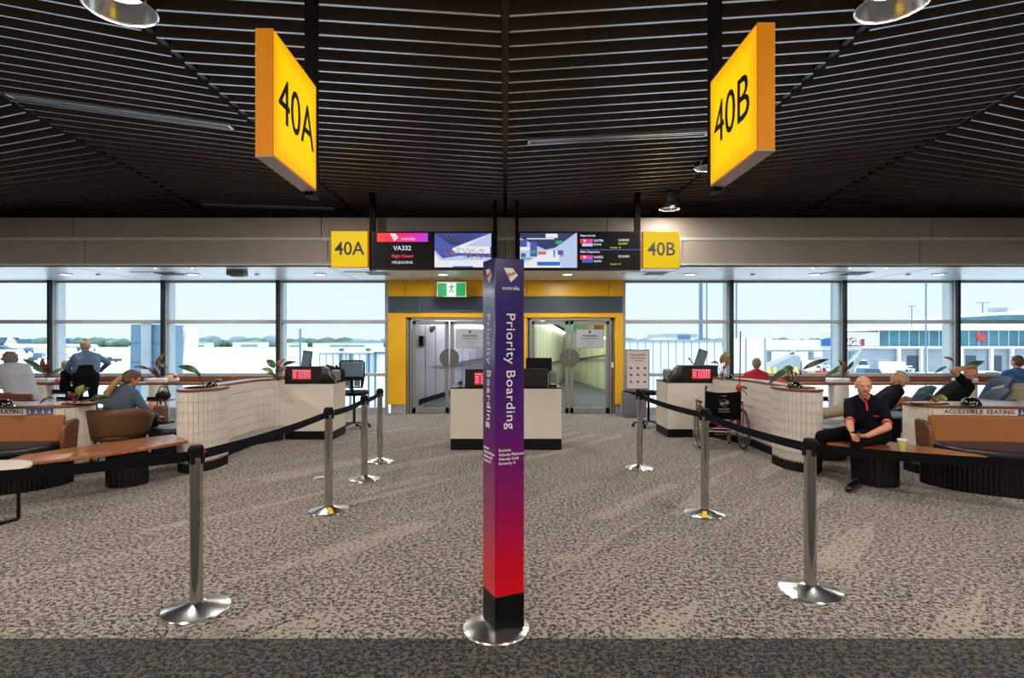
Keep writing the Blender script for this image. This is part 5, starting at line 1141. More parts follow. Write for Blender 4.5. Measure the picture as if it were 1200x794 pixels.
# ---------------------------------------------------------------- others, each in local coordinates facing +y
def seated(seat=.45, lean=0.0, kx=.11, reach=.45, foot=.5, armw=.22, wr=(.10, .32, .66), head_f=.03, hz=1.16):
    L = lean; J = {}
    for s_, q in (('L', -1), ('R', 1)):
        J['hip' + s_] = (q * .09, 0, seat + .10); J['sh' + s_] = (q * .175, -L, seat + .53 - abs(L) * .15); J['el' + s_] = (q * armw, -L * .5 + .10, seat + .28); J['wr' + s_] = (q * wr[0], wr[1], wr[2])
        J['kn' + s_] = (q * kx, reach, seat + .06); J['an' + s_] = (q * kx, foot, .09); J['toe' + s_] = (q * kx * 1.1, foot + .17, .03)
    J['neck'] = (0, -L * 1.1 + .01, seat + .60 - abs(L) * .15); J['head'] = (0, -L * 1.15 + head_f, seat + .72 - abs(L) * .2)
    return J
# ponytailed woman in the brown chair, seen from behind
t = thing('person', 'woman with long blonde ponytail in denim jacket, seated in the brown tub chair', 'person', (FX(146, 7.7), 7.55, 0), math.radians(-14))
J = seated(.45, -.10, head_f=.05); J['neck'] = (.03, .10, 1.03); J['head'] = (.075, .15, 1.135); J['elR'] = (.30, .14, .74); J['wrR'] = (.22, .42, .60); J['elL'] = (-.28, .12, .72); J['shL'] = (-.19, .05, .95); J['shR'] = (.19, .08, .95)
mb = MB(); body(mb, J, 1, 0, 2, 3, 'long', w=1.02); lk = (.45, .8, -.38); P_, R_ = head(mb, J['head'], lk, 0)
hand(mb, J['wrR'], (-.1, 1, -.1), (0, 0, -1), 0); hand(mb, J['wrL'], (.2, 1, -.1), (0, 0, -1), 0, thumb=-1)
fuse(mb, 'body', ['skin_tan', 'denim_dark', 'black_cloth', 'shoe_black'], t, .011)
h = V(*J['head'])
hairball(t, h, lk, 'hair_brown', [[(0, -.02, .04, .092), (0, -.04, .02, .09), (.0, .04, .085, .045)], [(-.05, -.05, -.03, .045), (.05, -.05, -.03, .045), (0, -.07, .02, .05)]])
mb = MB(); q = h + V(-.07, -.09, .03)
mb.tube([q + V(.03, .03, .03), q, q + V(-.045, -.05, -.07), q + V(-.09, -.09, -.16), q + V(-.135, -.10, -.26), q + V(-.17, -.09, -.35)], [.026, .032, .040, .044, .036, .010], 12); mb.build('ponytail', 'hair_blonde', t)
MB().tube([h + V(-.12, -.04, -.09), h + V(-.02, -.06, -.125), h + V(.08, -.03, -.10)], .022, 10).build('jacket_collar', 'denim_dark', t)
# woman bending over the bar, seen from behind
x = FX(103, 11.35); t = thing('person', 'woman with light bun in denim jacket and black trousers bending over the bar', 'person', (x, 11.3, 0), math.radians(34))
J = dict(hipL=(-.10, 0, .93), hipR=(.10, 0, .93), shL=(-.17, .16, 1.36), shR=(.17, .16, 1.36), neck=(0, .20, 1.43), head=(-.02, .24, 1.545), elL=(-.31, .20, 1.14), elR=(.36, .20, 1.22), wrL=(-.24, .42, 1.02), wrR=(.24, .42, 1.08), knL=(-.13, .05, .49), knR=(.12, -.03, .49), anL=(-.16, -.02, .09), anR=(.15, -.12, .09), toeL=(-.17, .15, .03), toeR=(.17, .05, .03))
mb = MB(); body(mb, J, 1, 0, 2, 3, 'long', w=1.12); P_, R_ = head(mb, J['head'], (-.2, .8, -.5), 0); hand(mb, J['wrL'], (0, 1, -.2), (0, 0, -1), 0, thumb=-1); hand(mb, J['wrR'], (0, 1, -.2), (0, 0, -1), 0)
mb.hull([((-.11, .0, .80), .11), ((.11, .0, .80), .11), ((-.09, .0, .96), .14), ((.09, .0, .96), .14), ((-.07, .04, 1.10), .125), ((.07, .04, 1.10), .125)], 2, 12)
fuse(mb, 'body', ['skin', 'denim', 'black_cloth', 'shoe_black'], t, .012)
hairball(t, J['head'], (-.2, .8, -.5), 'hair_ash', [[(0, -.02, .045, .095), (0, -.05, .0, .085)], [(0, -.05, .11, .05), (0, -.08, .12, .04)]])
MB().ell((0, .17, 1.22), (.16, .12, .13)).build('jacket_back', 'denim', t) if False else None
# small child beside her at the bar
t = thing('person', 'small child in black beside the bending woman at the bar', 'person', (FX(82, 11.9), 11.75, 0), math.radians(-30))
J = dict(hipL=(-.06, 0, .70), hipR=(.06, 0, .70), shL=(-.11, .04, 1.00), shR=(.11, .04, 1.00), neck=(0, .04, 1.05), head=(0, .05, 1.16), elL=(-.17, .08, .88), elR=(.17, .1, .88), wrL=(-.1, .28, .84), wrR=(.1, .28, .84), knL=(-.08, .22, .66), knR=(.08, .22, .66), anL=(-.08, .24, .44), anR=(.08, .24, .44), toeL=(-.08, .36, .40), toeR=(.08, .36, .40))
mb = MB(); body(mb, J, 1, 0, 2, 3, 'long', w=.62); P_, R_ = head(mb, J['head'], (0, 1, -.1), 0, sc=.88); hand(mb, J['wrL'], (.2, 1, -.2), (0, 0, -1), 0, thumb=-1, sc=.7); hand(mb, J['wrR'], (-.2, 1, -.2), (0, 0, -1), 0, sc=.7)
fuse(mb, 'body', ['skin', 'black_cloth', 'black_cloth', 'shoe_black'], t, .011)
hairball(t, J['head'], (0, 1, 0), 'hair_ash', [[(0, -.02, .035, .082), (0, -.03, .0, .075)]])
bar_stool(78, 11.95, 'tall stool under the small child at the bar', .60)
# person with curly hair in striped shirt at left edge
t = thing('person', 'curly grey-haired person in pale striped shirt seated at the left edge', 'person', (FX(28, 10.2), 10.1, 0), math.radians(62))
J = seated(.50, -.20, head_f=.06); J['shL'] = (-.19, .22, 1.06); J['shR'] = (.19, .20, 1.06); J['neck'] = (0, .30, 1.12); J['head'] = (0, .40, 1.20); J['elL'] = (-.24, .42, .90); J['elR'] = (.24, .42, .86); J['wrL'] = (-.1, .62, .98); J['wrR'] = (.1, .62, .95); J['hipL'] = (-.1, -.16, .62); J['hipR'] = (.1, -.16, .62)
for k in ('shL', 'shR', 'neck', 'head', 'elL', 'elR', 'wrL', 'wrR'): J[k] = (J[k][0], J[k][1], J[k][2] + .13)
mb = MB(); body(mb, J, 1, 0, 2, 3, 'long', w=1.2); P_, R_ = head(mb, J['head'], (.1, .9, -.35), 0); hand(mb, J['wrL'], (.1, .8, .3), (0, 0, -1), 0, thumb=-1); hand(mb, J['wrR'], (-.1, .8, .3), (0, 0, -1), 0)
fuse(mb, 'body', ['skin_tan', 'shirt_stripe', 'khaki', 'shoe_black'], t, .012)
random.seed(5); h = V(*J['head']); mb = MB().hull([(h + V(0, -.05, .04), .10), (h + V(0, -.08, -.02), .09)])
for k in range(46):
    a = random.uniform(0, 2 * PI); b = random.uniform(-.5, 1); v = V(math.cos(a) * math.sqrt(1 - b * b * .9), math.sin(a) * math.sqrt(1 - b * b * .9), b)
    if v.y > .55 and b < .6: continue
    mb.ell(h + V(0, -.05, .02) + v * .105, (.028, .028, .028), u=8, v=6)
fuse(mb, 'curly_hair', ['hair_grey'], t, .012, 1)
# reclining woman, khaki trousers stretched out
t = thing('person', 'woman with short ash-blonde hair reclining in a blue chair behind the bald man', 'person', (FX(1025, 8.7), 8.72, 0), math.radians(78))
J = seated(.42, .30, head_f=-.05); J['shL'] = (-.17, -.28, .90); J['shR'] = (.17, -.28, .90); J['neck'] = (0, -.33, .97); J['head'] = (0, -.33, 1.075)
J['elL'] = (-.24, -.05, .70); J['elR'] = (.24, -.05, .70); J['wrL'] = (-.08, .15, .72); J['wrR'] = (.08, .17, .70)
for s_, q in (('L', -1), ('R', 1)): J['hip' + s_] = (q * .09, .0, .54); J['kn' + s_] = (q * .1, .46, .58); J['an' + s_] = (q * .08, .90, .48); J['toe' + s_] = (q * .09, .99, .60)
mb = MB(); body(mb, J, 1, 0, 2, 3, 'long', w=.95); lk = (0, .9, .42); up = (0, -.4, .9); P_, R_ = head(mb, J['head'], lk, 0, up); hand(mb, J['wrL'], (.5, 1, 0), (0, 0, -1), 0, thumb=-1); hand(mb, J['wrR'], (-.5, 1, 0), (0, 0, -1), 0)
fuse(mb, 'body', ['skin_tan', 'black_cloth', 'khaki', 'shoe_black'], t, .011)
hairball(t, J['head'], lk, 'hair_ash', [[(0, -.03, .05, .090), (0, -.07, .02, .082), (0, .03, .085, .05)], [(-.06, -.04, -.01, .04), (-.05, -.07, -.05, .04)], [(.06, -.04, -.01, .04), (.05, -.07, -.05, .04)]], up=up)
MB().hull([((-.1, .48, .30), .12), ((.1, .48, .30), .12), ((-.1, .9, .28), .10), ((.1, .9, .28), .10)]).build('x', 'khaki', t) if False else None
pouf(FX(965, 8.7), 8.75, .26, .40, 'navy footstool under the reclining woman\'s legs')
# man with raised arm
t = thing('person', 'man in black t-shirt and shorts, legs crossed, one arm over his head', 'person', (FX(1092, 9.0), 8.95, 0), math.radians(80))
J = dict(hipL=(-.09, -.04, .56), hipR=(.09, -.04, .56), shL=(-.18, -.40, .95), shR=(.18, -.38, .97), neck=(0, -.45, 1.04), head=(0, -.50, 1.15), elL=(-.22, -.14, 1.20), elR=(.24, -.14, .74), wrL=(-.12, -.44, 1.27), wrR=(.14, .12, .68), knL=(-.02, .42, .74), knR=(.08, .42, .60), anL=(.04, .84, .46), anR=(.12, .46, .12), toeL=(.04, 1.00, .42), toeR=(.13, .64, .03))
mb = MB(); body(mb, J, 1, 0, 2, 3, 'short', w=1.15, shorts=True); lk = (-.25, .9, .1); P_, R_ = head(mb, J['head'], lk, 0); hand(mb, J['wrL'], (.5, -.8, -.05), (0, 0, -1), 0, .6, thumb=1); hand(mb, J['wrR'], (-.5, 1, 0), (0, 0, -1), 0)
fuse(mb, 'body', ['skin_tan', 'black_cloth', 'shorts_grey', 'sandal'], t, .011)
b = thing('straw_hat', 'rolled straw coloured hat or bag on the lap of the man with raised arm', 'bag', (FX(1093, 8.6), 8.6, .70)); MB().ell((0, 0, .07), (.13, .09, .075)).build('body', 'khaki', b); MB().tube([(-.13, 0, .07), (-.1, -.05, .12), (0, -.08, .13), (.1, -.05, .12), (.13, 0, .07)], .012, 8).build('band', 'paper_bag', b)
# man in blue hoodie at the right edge
t = thing('person', 'man in blue hoodie at the right edge, seen from behind', 'person', (FX(1190, 10.55), 10.5, 0), math.radians(-8))
J = seated(.50, -.05); J['head'] = (.02, .05, 1.27)
for k in ('shL', 'shR'): J[k] = (J[k][0] * 1.15, .0, 1.06)
J['neck'] = (0, .02, 1.13)
mb = MB(); body(mb, J, 1, 0, 2, 3, 'long', w=1.2); P_, R_ = head(mb, J['head'], (-.3, .9, -.1), 0); hand(mb, J['wrL'], (.1, 1, 0), (0, 0, -1), 0, thumb=-1); hand(mb, J['wrR'], (-.1, 1, 0), (0, 0, -1), 0)
fuse(mb, 'body', ['skin', 'hoodie_blue', 'black_cloth', 'shoe_black'], t, .012)
hairball(t, J['head'], (-.3, .9, -.1), 'hair_brown', [[(0, -.02, .045, .088), (0, -.04, .0, .083), (0, .035, .09, .04)]])
MB().hull([((-.09, -.06, 1.10), .045), ((.09, -.06, 1.10), .045), ((0, -.11, 1.02), .05), ((-.06, -.10, 1.04), .045), ((.06, -.1, 1.04), .045)]).build('hood', 'hoodie_blue', t)
# man in red shirt and leaning head behind the right wall
t = thing('person', 'grey-haired man in dark red shirt behind the right tiled wall', 'person', (FX(884, 11.3), 11.2, 0), math.radians(-6))
J = seated(.47, -.02); J['head'] = (.01, .04, 1.22); J['neck'] = (0, .0, 1.08)
mb = MB(); body(mb, J, 1, 0, 2, 3, 'short', w=1.05); P_, R_ = head(mb, J['head'], (.15, .9, 0), 0); hand(mb, J['wrL'], (.1, 1, 0), (0, 0, -1), 0, thumb=-1); hand(mb, J['wrR'], (-.1, 1, 0), (0, 0, -1), 0)
fuse(mb, 'body', ['skin', 'shirt_red', 'black_cloth', 'shoe_black'], t, .013)
hairball(t, J['head'], (.15, .9, 0), 'hair_grey', [[(0, -.03, .03, .086), (0, -.045, -.01, .08)]])
t = thing('person', 'person with bowed bald head and red sleeve behind the right tiled wall', 'person', (FX(900, 9.6), 9.5, 0), math.radians(-70))
J = seated(.45, -.16); J['head'] = (0, .30, 1.06); J['neck'] = (0, .22, .99)
for k in ('shL', 'shR'): J[k] = (J[k][0], .14, .93)
mb = MB(); body(mb, J, 1, 0, 2, 3, 'short', w=1.0); P_, R_ = head(mb, J['head'], (0, .8, -.6), 0, (0, .6, .8)); hand(mb, J['wrL'], (.1, 1, 0), (0, 0, -1), 0, thumb=-1); hand(mb, J['wrR'], (-.1, 1, 0), (0, 0, -1), 0)
fuse(mb, 'body', ['skin_tan', 'shirt_red', 'black_cloth', 'shoe_black'], t, .013)
for (px, D, lab) in ((884, 11.2, 'plain stool under the grey-haired man in red'), (902, 9.5, 'plain stool under the bowed bald person'), (1190, 10.5, None), (24, 10.1, None)):
    if lab: pouf(FX(px, D), D, .2, .44, lab)
# wooden armchairs at the left edge with a pink bag
def wood_chair(px, D, rz, label):
    t = thing('wooden_chair', label, 'chair', (FX(px, D), D, 0), rz); MB().box(-.23, .23, -.22, .22, .42, .47).build('seat', 'black_cloth', t, bevel=.015)
    for sx in (-1, 1):
        for sy in (-1, 1): MB().beam((sx * .22, sy * .21, 0), (sx * .22, sy * .21, .74 if sy < 0 else .42), .035, .035).build('leg', 'wood_arm', t)
    MB().box(-.24, .24, -.235, -.195, .66, .78).build('backrest', 'wood_arm', t, bevel=.01)
wood_chair(34, 9.7, math.radians(0), 'wooden chair with pink bag behind the left lounge planter'); wood_chair(4, 9.9, math.radians(10), 'wooden chair under the curly-haired person at the left edge')
t = thing('shopping_bag', 'pink plastic shopping bag on the wooden chair', 'bag', (FX(33, 9.7), 9.72, .47)); MB().hull([((-.13, 0, .05), .05), ((.15, 0, .05), .05), ((-.15, .03, .15), .04), ((.12, -.02, .17), .04), ((0, 0, .2), .03)]).build('body', 'pink_bag', t); MB().tube([(-.08, 0, .18), (-.06, 0, .26), (.04, 0, .25), (.07, 0, .18)], .008, 6).build('handle', 'pink_bag', t)
t = thing('shopping_bag', 'second pink bag hanging between the two wooden chairs', 'bag', (FX(13, 9.7), 9.75, .47)); MB().hull([((-.06, 0, .05), .05), ((.08, 0, .05), .05), ((-.07, .0, .22), .02), ((.0, 0, .28), .02)]).build('body', 'pink_bag', t); MB().tube([(-.04, 0, .24), (-.03, 0, .34), (.01, 0, .25)], .006, 6).build('handle', 'pink_bag', t)
t = thing('pink_pouch', 'small pink pouch on the window bar left of the bending woman', 'bag', (FX(69, 12.3), 12.3, .775)); MB().ell((0, 0, .055), (.08, .05, .055)).build('body', 'pink_bag', t); MB().box(-.03, .03, -.01, .01, .095, .12).build('clasp', 'pink_bag', t)
t = thing('orange_tote', 'coral tote bag on the floor beside the ponytailed woman', 'bag', (FX(178, 9.6), 9.6, .30)); MB().prism([(-.13, -.1), (.07, -.1), (.1, .1), (-.1, .1)], 0, .30).build('body', 'orange_bag', t, bevel=.02); MB().tube([(-.06, -.1, .28), (-.05, -.12, .36), (.03, -.12, .36), (.04, -.1, .28)], .008, 6).build('handle', 'orange_bag', t)
t = thing('small_table', 'low metal stand under the coral tote bag', 'table', (FX(182, 9.6), 9.6, 0)); MB().box(-.22, .22, -.18, .18, .27, .30).build('tabletop', 'black', t); MB().cyl((0, 0, .01), (0, 0, .27), .025).build('post', 'chrome', t); MB().lathe([(0, 0), (.16, 0), (.16, .01), (0, .015)], seg=20).build('foot', 'chrome', t)
t = thing('handbag', 'brown and black handbag standing beside the coral tote', 'bag', (FX(189, 9.6), 9.55, .30)); MB().box(-.07, .12, -.08, .08, 0, .28).build('body', 'leather_brown', t, bevel=.03); MB().tube([(-.05, 0, .27), (-.02, 0, .38), (.08, 0, .38), (.11, 0, .27)], .010, 8).build('handle', 'black', t)
t = thing('travel_bag', 'black shoulder bag on the stool under the bar', 'bag', (FX(193, 11.55), 11.5, .48)); MB().ell((0, 0, .09), (.15, .1, .10)).build('body', 'black', t); MB().tube([(-.12, 0, .13), (-.05, 0, .27), (.08, 0, .26), (.13, 0, .12)], .012, 8).build('strap', 'black', t)
t = thing('paper_bag', 'crumpled paper bag with red and white wrapping on the left bar', 'bag', (FX(200, 12.3), 12.3, .775)); MB().hull([((-.12, 0, .05), .045), ((.02, 0, .04), .04), ((.0, .0, .13), .04), ((-.08, 0, .12), .03)]).build('paper', 'paper_bag', t); MB().ell((.11, 0, .12), (.055, .04, .05)).build('red_wrap', 'red_plastic', t); MB().hull([((.06, 0, .05), .04), ((.15, 0, .06), .04), ((.1, 0, .2), .015)]).build('white_wrap', 'white_plastic', t)
t = thing('drink_cup', 'clear cup and white napkin on the bar left of the potted plant', 'cup', (FX(171, 12.25), 12.25, .775)); MB().lathe([(0, 0), (.03, 0), (.04, .11), (0, .11)], seg=16).build('cup', 'glassy', t); MB().box(-.16, .03, -.06, .04, 0, .015).build('napkin', 'white_plastic', t)
t = thing('water_bottle', 'white spray bottle at the far left table', 'bottle', (FX(3, 10.6), 10.6, .775)); MB().lathe([(0, 0), (.04, 0), (.04, .12), (.015, .15), (.015, .19), (0, .19)], seg=14).build('body', 'black', t); MB().lathe([(.0415, .03), (.0415, .1)], seg=14).build('label_band', 'white_plastic', t)
# ================================================================ PLANTS
def leaf(t, base, tip, w, m, sag=.03, fold=.25, nm='leaf'):
    a = V(*base); b = V(*tip); d = b - a; side = d.cross(V(.15, -.8, .55)); side = side.normalized() if side.length > 1e-4 else V(1, 0, 0); up = side.cross(d).normalized(); n = 9; vs = []; fs = []
    for i in range(n + 1):
        u = i / n; c = a.lerp(b, u) + up * sag * 4 * u * (1 - u) * 1.0 - V(0, 0, sag * u * u); ww = w * (math.sin(PI * u ** .8) ** .85) * .5 + .001
        vs += [c - side * ww + up * ww * fold, c, c + side * ww + up * ww * fold]
    for i in range(n): fs += [(i * 3, i * 3 + 3, i * 3 + 4, i * 3 + 1), (i * 3 + 1, i * 3 + 4, i * 3 + 5, i * 3 + 2)]
    return MB().mesh(vs, fs, 0, True).build(nm, m, t, sharp=False)
def plant(base, leaves, label, D, z0):
    """leaves: (stem start offset, leaf base px,py, leaf tip px,py, width, material, dy)"""
    t = thing('potted_plant', label, 'plant', (base, D, z0), group=None)
    for (bx, by, tx, ty, w, m, dy) in leaves:
        a = P(bx, by, D + dy) - V(base, D, z0); b = P(tx, ty, D + dy * 1.6) - V(base, D, z0)
        MB().tube([V(0, 0, -.02), a * .45 + V(0, 0, abs(a.z) * .12), a], [.007, .006, .004], 6).build('stem', 'stem', t)
        b = a + (b - a) * 1.2; leaf(t, a - (b - a) * .12, b, w * .85, m)
    return t
LG, LD_, LR_, LB, LY = 'leaf_green', 'leaf_dark', 'leaf_rust', 'leaf_burgundy', 'leaf_yellow'
plant(FX(54, 12.3), [(48, 432, 30, 421, .13, LG, .1), (52, 436, 40, 430, .12, LG, -.1), (52, 432, 50, 420, .12, LB, 0), (55, 434, 60, 421, .10, LB, .1), (56, 436, 53, 427, .10, LB, -.1), (60, 440, 77, 430, .11, LY, .1), (56, 440, 68, 434, .06, LG, .0)], 'plant with burgundy and green leaves on the bar behind the striped shirt', 12.3, .84)
plant(FX(186, 12.3), [(173, 432, 158, 429, .08, LD_, 0), (184, 428, 192, 414, .13, LR_, 0), (182, 438, 176, 430, .12, LB, .1), (184, 440, 181, 430, .10, LB, -.1), (187, 432, 192, 424, .10, LG, .05), (188, 428, 196, 430, .07, LG, -.05)], 'plant with rust and burgundy leaves on the bar right of the ponytailed woman', 12.3, .84)
plant(FX(87, 7.05), [(60, 466, 48, 472, .05, LD_, 0), (93, 462, 98, 450, .11, LY, 0), (97, 460, 104, 453, .12, LG, .1), (84, 466, 83, 458, .06, LB, 0), (87, 466, 92, 458, .06, LB, .05), (108, 468, 126, 464, .09, LD_, .0), (110, 466, 124, 472, .10, LG, .1)], 'trailing plant on the left lounge planter beside the blue pictograms', 7.05, .868)
plant(FX(240, 7.5), [(231, 436, 212, 428, .10, LG, 0), (236, 446, 234, 437, .03, LB, .05), (234, 440, 231, 434, .05, LG, .0)], 'plant with a single long leaf on the left rounded planter end', 7.5, 1.04)
plant(FX(326, 9.0), [(319, 436, 308, 431, .09, LY, 0), (321, 430, 314, 421, .13, LG, .05), (326, 428, 333, 420, .0875, LR_, .1), (329, 436, 335, 430, .10, LR_, .1), (333, 428, 346, 423, .08, LD_, .0), (321, 440, 313, 436, .06, LG, -.05), (327, 440, 333, 437, .09, LY, -.05)], 'plant with green and rust leaves on the left wall beside the desk', 9.0, 1.04)
plant(FX(846, 9.1), [(845, 424, 850, 412, .13, LY, 0), (851, 428, 853, 417, .10, LR_, .1), (841, 426, 833, 424, .05, LD_, 0), (847, 432, 850, 428, .06, LB, .05)], 'plant with round olive leaves on the right wall beside the desk', 9.1, 1.04)
plant(FX(930, 7.5), [(928, 431, 916, 435, .10, LG, 0), (921, 433, 904, 445, .09, LG, .1), (936, 440, 935, 431, .025, LB, 0), (932, 441, 929, 434, .04, LB, .05), (944, 431, 967, 420, .075, LD_, -.05), (928, 440, 922, 432, .05, LB, .05), (925, 447, 915, 441, .11, LG, .1), (930, 446, 936, 442, .06, LR_, .05)], 'spreading plant with long leaves on the right rounded planter end', 7.5, 1.04)
plant(FX(988, 12.3), [(985, 428, 982, 421, .0875, LG, 0), (988, 432, 987, 423, .14, LR_, 0), (993, 432, 999, 423, .09, LD_, .05), (982, 434, 968, 440, .11, LG, .1), (985, 430, 976, 433, .08, LG, -.1), (990, 440, 994, 434, .07, LR_, .1)], 'plant with rust and green leaves on the bar behind the bald man', 12.3, .84)
plant(FX(1128, 12.3), [(1117, 424, 1107, 418, .12, LR_, 0), (1132, 431, 1150, 423, .16, LG, .0), (1108, 430, 1097, 435, .07, LG, .1), (1132, 440, 1144, 441, .12, LG, 0), (1130, 438, 1138, 437, .08, LG, .1)], 'plant with broad green leaf behind the man with raised arm', 12.3, .84)
plant(FX(1098, 7.1), [(1085, 462, 1076, 460, .05, LG, 0), (1101, 468, 1106, 462, .12, LY, 0), (1096, 466, 1094, 463, .04, LB, .05), (1092, 465, 1084, 462, .05, LG, .0)], 'low sprawling plant on the right lounge planter', 7.1, .868)
# ================================================================ WHEELCHAIR
t = thing('wheelchair', 'red-framed wheelchair with black back seen from behind, right of centre', 'wheelchair', (FX(846, 8.75), 8.75, 0), math.radians(-7))
def wheel(cx, cy, R_, name, tr=.016):
    w = MB().tube([(cx, cy + R_ * math.cos(a), R_ + tr * .5 + R_ * math.sin(a)) for a in [2 * PI * i / 36 for i in range(36)]], tr, 8, closed=True).build(name, 'rubber', t)
    MB().tube([(cx, cy + (R_ - .03) * math.cos(a), R_ + tr * .5 + (R_ - .03) * math.sin(a)) for a in [2 * PI * i / 36 for i in range(36)]], .010, 6, closed=True).build('rim', 'rim_steel', w)
    sp = MB()
    for k in range(14): a = 2 * PI * k / 14; sp.beam((cx, cy, R_ + .008), (cx, cy + (R_ - .03) * math.cos(a), R_ + .008 + (R_ - .03) * math.sin(a)), .004, .004)
    sp.cyl((cx - .03, cy, R_ + .008), (cx + .03, cy, R_ + .008), .025, seg=12).build('spokes', 'rim_steel', w)
    return w
for sx in (-1, 1):
    w = wheel(sx * .32, .05, .30, 'rear_wheel'); MB().tube([(sx * .36, .05 + .265 * math.cos(a), .31 + .265 * math.sin(a)) for a in [2 * PI * i / 32 for i in range(32)]], .008, 6, closed=True).build('push_rim', 'rim_steel', w)
    wheel(sx * .24, .52, .09, 'castor', .014)
    MB().tube([(sx * .255, -.02, .28), (sx * .255, -.05, .6), (sx * .255, -.07, .93), (sx * .265, -.14, .97), (sx * .275, -.20, .965)], .012, 8).build('back_post', 'black', t)
    MB().tube([(sx * .265, -.14, .97), (sx * .285, -.25, .955)], .018, 10).build('push_handle', 'rubber', t); MB().tube([(sx * .262, -.12, .93), (sx * .285, -.20, .89), (sx * .30, -.23, .85)], .007, 6).build('brake_lever', 'black', t)
    MB().tube([(sx * .255, .0, .30), (sx * .255, .0, .47), (sx * .255, .45, .47), (sx * .255, .52, .2), (sx * .24, .70, .12)], .012, 8).build('side_frame', 'red_paint', t)
    MB().tube([(sx * .29, -.02, .30), (sx * .31, -.03, .52), (sx * .31, .02, .68), (sx * .30, .36, .70), (sx * .29, .42, .47)], .011, 8).build('armrest_frame', 'red_paint', t); MB().box(sx * .30 - .025, sx * .30 + .025, .02, .36, .70, .73).build('armrest_pad', 'rubber', t, bevel=.01)
    MB().box(sx * .27 - .004, sx * .27 + .004, .0, .40, .47, .64).build('side_guard', 'black', t)
    MB().box(sx * .14 - .07, sx * .14 + .07, .66, .82, .10, .115).build('footplate', 'black', t)
vs = []; n = 8
for i in range(n + 1):
    a = i / n * 2 - 1; y = -.045 + .05 * (1 - a * a)
    for z in (.46, .58, .72, .84, .90 - .035 * (1 - a * a)): vs.append((a * .262, y - (z - .46) * .05, z))
fs = [(i * 5 + k, (i + 1) * 5 + k, (i + 1) * 5 + k + 1, i * 5 + k + 1) for i in range(n) for k in range(4)]
bk2 = MB().mesh(vs, fs, 0, True).build('back_sling', 'black_cloth', t); md = bk2.modifiers.new('t', 'SOLIDIFY'); md.thickness = .012
T = Matrix.Translation((.01, -.075, .71)) @ RF.to_4x4(); o = [(-.07, .055), (.03, .055), (.07, -.0), (.01, -.06)]
MB().tube([T @ Vector((p[0], p[1], 0)) for p in o], .0025, 5, closed=True).build('logo_outline', 'trim_light', t)
text('Virgin', .062, 'trim_light', t, (.01, -.078, .71), RF @ Euler((0, 0, .35)).to_matrix(), shear=.4, bold=.001); text('australia', .046, 'trim_light', t, (.01, -.078, .625), RF); text('BNE AIRPORT', .026, 'paper_bag', t, (.01, -.078, .58), RF); text('MEDIUM', .022, 'paper_bag', t, (.01, -.085, .82), RF)
MB().box(-.25, .25, .0, .42, .455, .48).build('seat_sling', 'black_cloth', t, bevel=.008)
MB().tube([(-.255, .1, .22), (.255, .1, .46)], .011, 8).tube([(.255, .12, .22), (-.255, .12, .46)], .011, 8).build('cross_brace', 'red_paint', t); MB().tube([(-.31, .05, .308), (.31, .05, .308)], .009, 8).tube([(-.25, .0, .27), (.25, .0, .27)], .010, 8).build('axle', 'rim_steel', t)
MB().tube([(.235, -.08, .93), (.245, -.08, 1.25), (.25, -.08, 1.80)], .010, 8).build('flag_pole', 'red_paint', t); MB().ell((.215, -.12, .95), (.045, .035, .055)).build('red_bell', 'red_plastic', t)
MB().box(-.16, .16, .15, .40, .24, .36).build('under_seat_bag', 'black_cloth', t, bevel=.02)
# ================================================================ AIRFIELD
mat('hazed_leaf', rgb(96, 122, 112), .9, scale=.05, var=.3); mat('hazed_leaf_blue', rgb(120, 142, 150), .9, scale=.05, var=.25); mat('out_white', rgb(228, 230, 232), .6, scale=.3, var=.04); mat('out_blue', rgb(70, 110, 140), .5, scale=.3); mat('out_teal', rgb(70, 120, 135), .25, .2, scale=.2, var=.3)  # tree colours paled and blued, the distance haze is put into them
mat('out_grey', rgb(150, 160, 168), .7, scale=.3); mat('out_dark', rgb(60, 76, 90), .6); mat('out_red', rgb(196, 60, 66), .5); mat('out_yellow', rgb(220, 190, 90), .6); mat('plane_blue', rgb(40, 90, 160), .4); mat('tower_blue', rgb(96, 128, 150), .45, .1, scale=.4, var=.06)
def OX(px, D): return FX(px, D)
def OZ(py, D): return FZ(py, D)
# tree line along the horizon: rows of crowns
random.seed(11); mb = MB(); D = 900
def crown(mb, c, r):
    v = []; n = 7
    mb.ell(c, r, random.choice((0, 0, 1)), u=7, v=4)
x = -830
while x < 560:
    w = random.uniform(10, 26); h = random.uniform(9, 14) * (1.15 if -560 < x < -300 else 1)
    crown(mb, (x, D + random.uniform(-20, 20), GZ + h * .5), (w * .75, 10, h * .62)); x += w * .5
o = mb.build('tree_line', ['hazed_leaf', 'hazed_leaf_blue'], sharp=False); tag(o, 'long belt of hazy green trees along the horizon', 'trees', kind='stuff')
# far white hangars in front of the trees
for i, (px, w, h, lab) in enumerate(((232, 16, 6, 'far white shed left of the tower bridge, first'), (292, 22, 7, 'far low white building right of the leaning white fin'), (345, 14, 6, 'small far white building at the third mullion'), (352 + 55, 46, 6, 'long far white building near the yellow gate'))):
    D = 760; t = thing('far_building', lab, 'building', (OX(px, D), D, GZ)); MB().box(-w, w, 0, 10, 0, h).build('walls', 'out_white', t); MB().prism([(-w, h), (w, h), (0, h + 2)], -0.5, 10, T=Matrix(((1, 0, 0, 0), (0, 0, 1, 0), (0, 1, 0, 0), (0, 0, 0, 1)))).build('roof', 'out_grey', t); MB().box(-w * .5, w * .5, -.3, 0, 1, h * .6).build('door', 'out_grey', t)
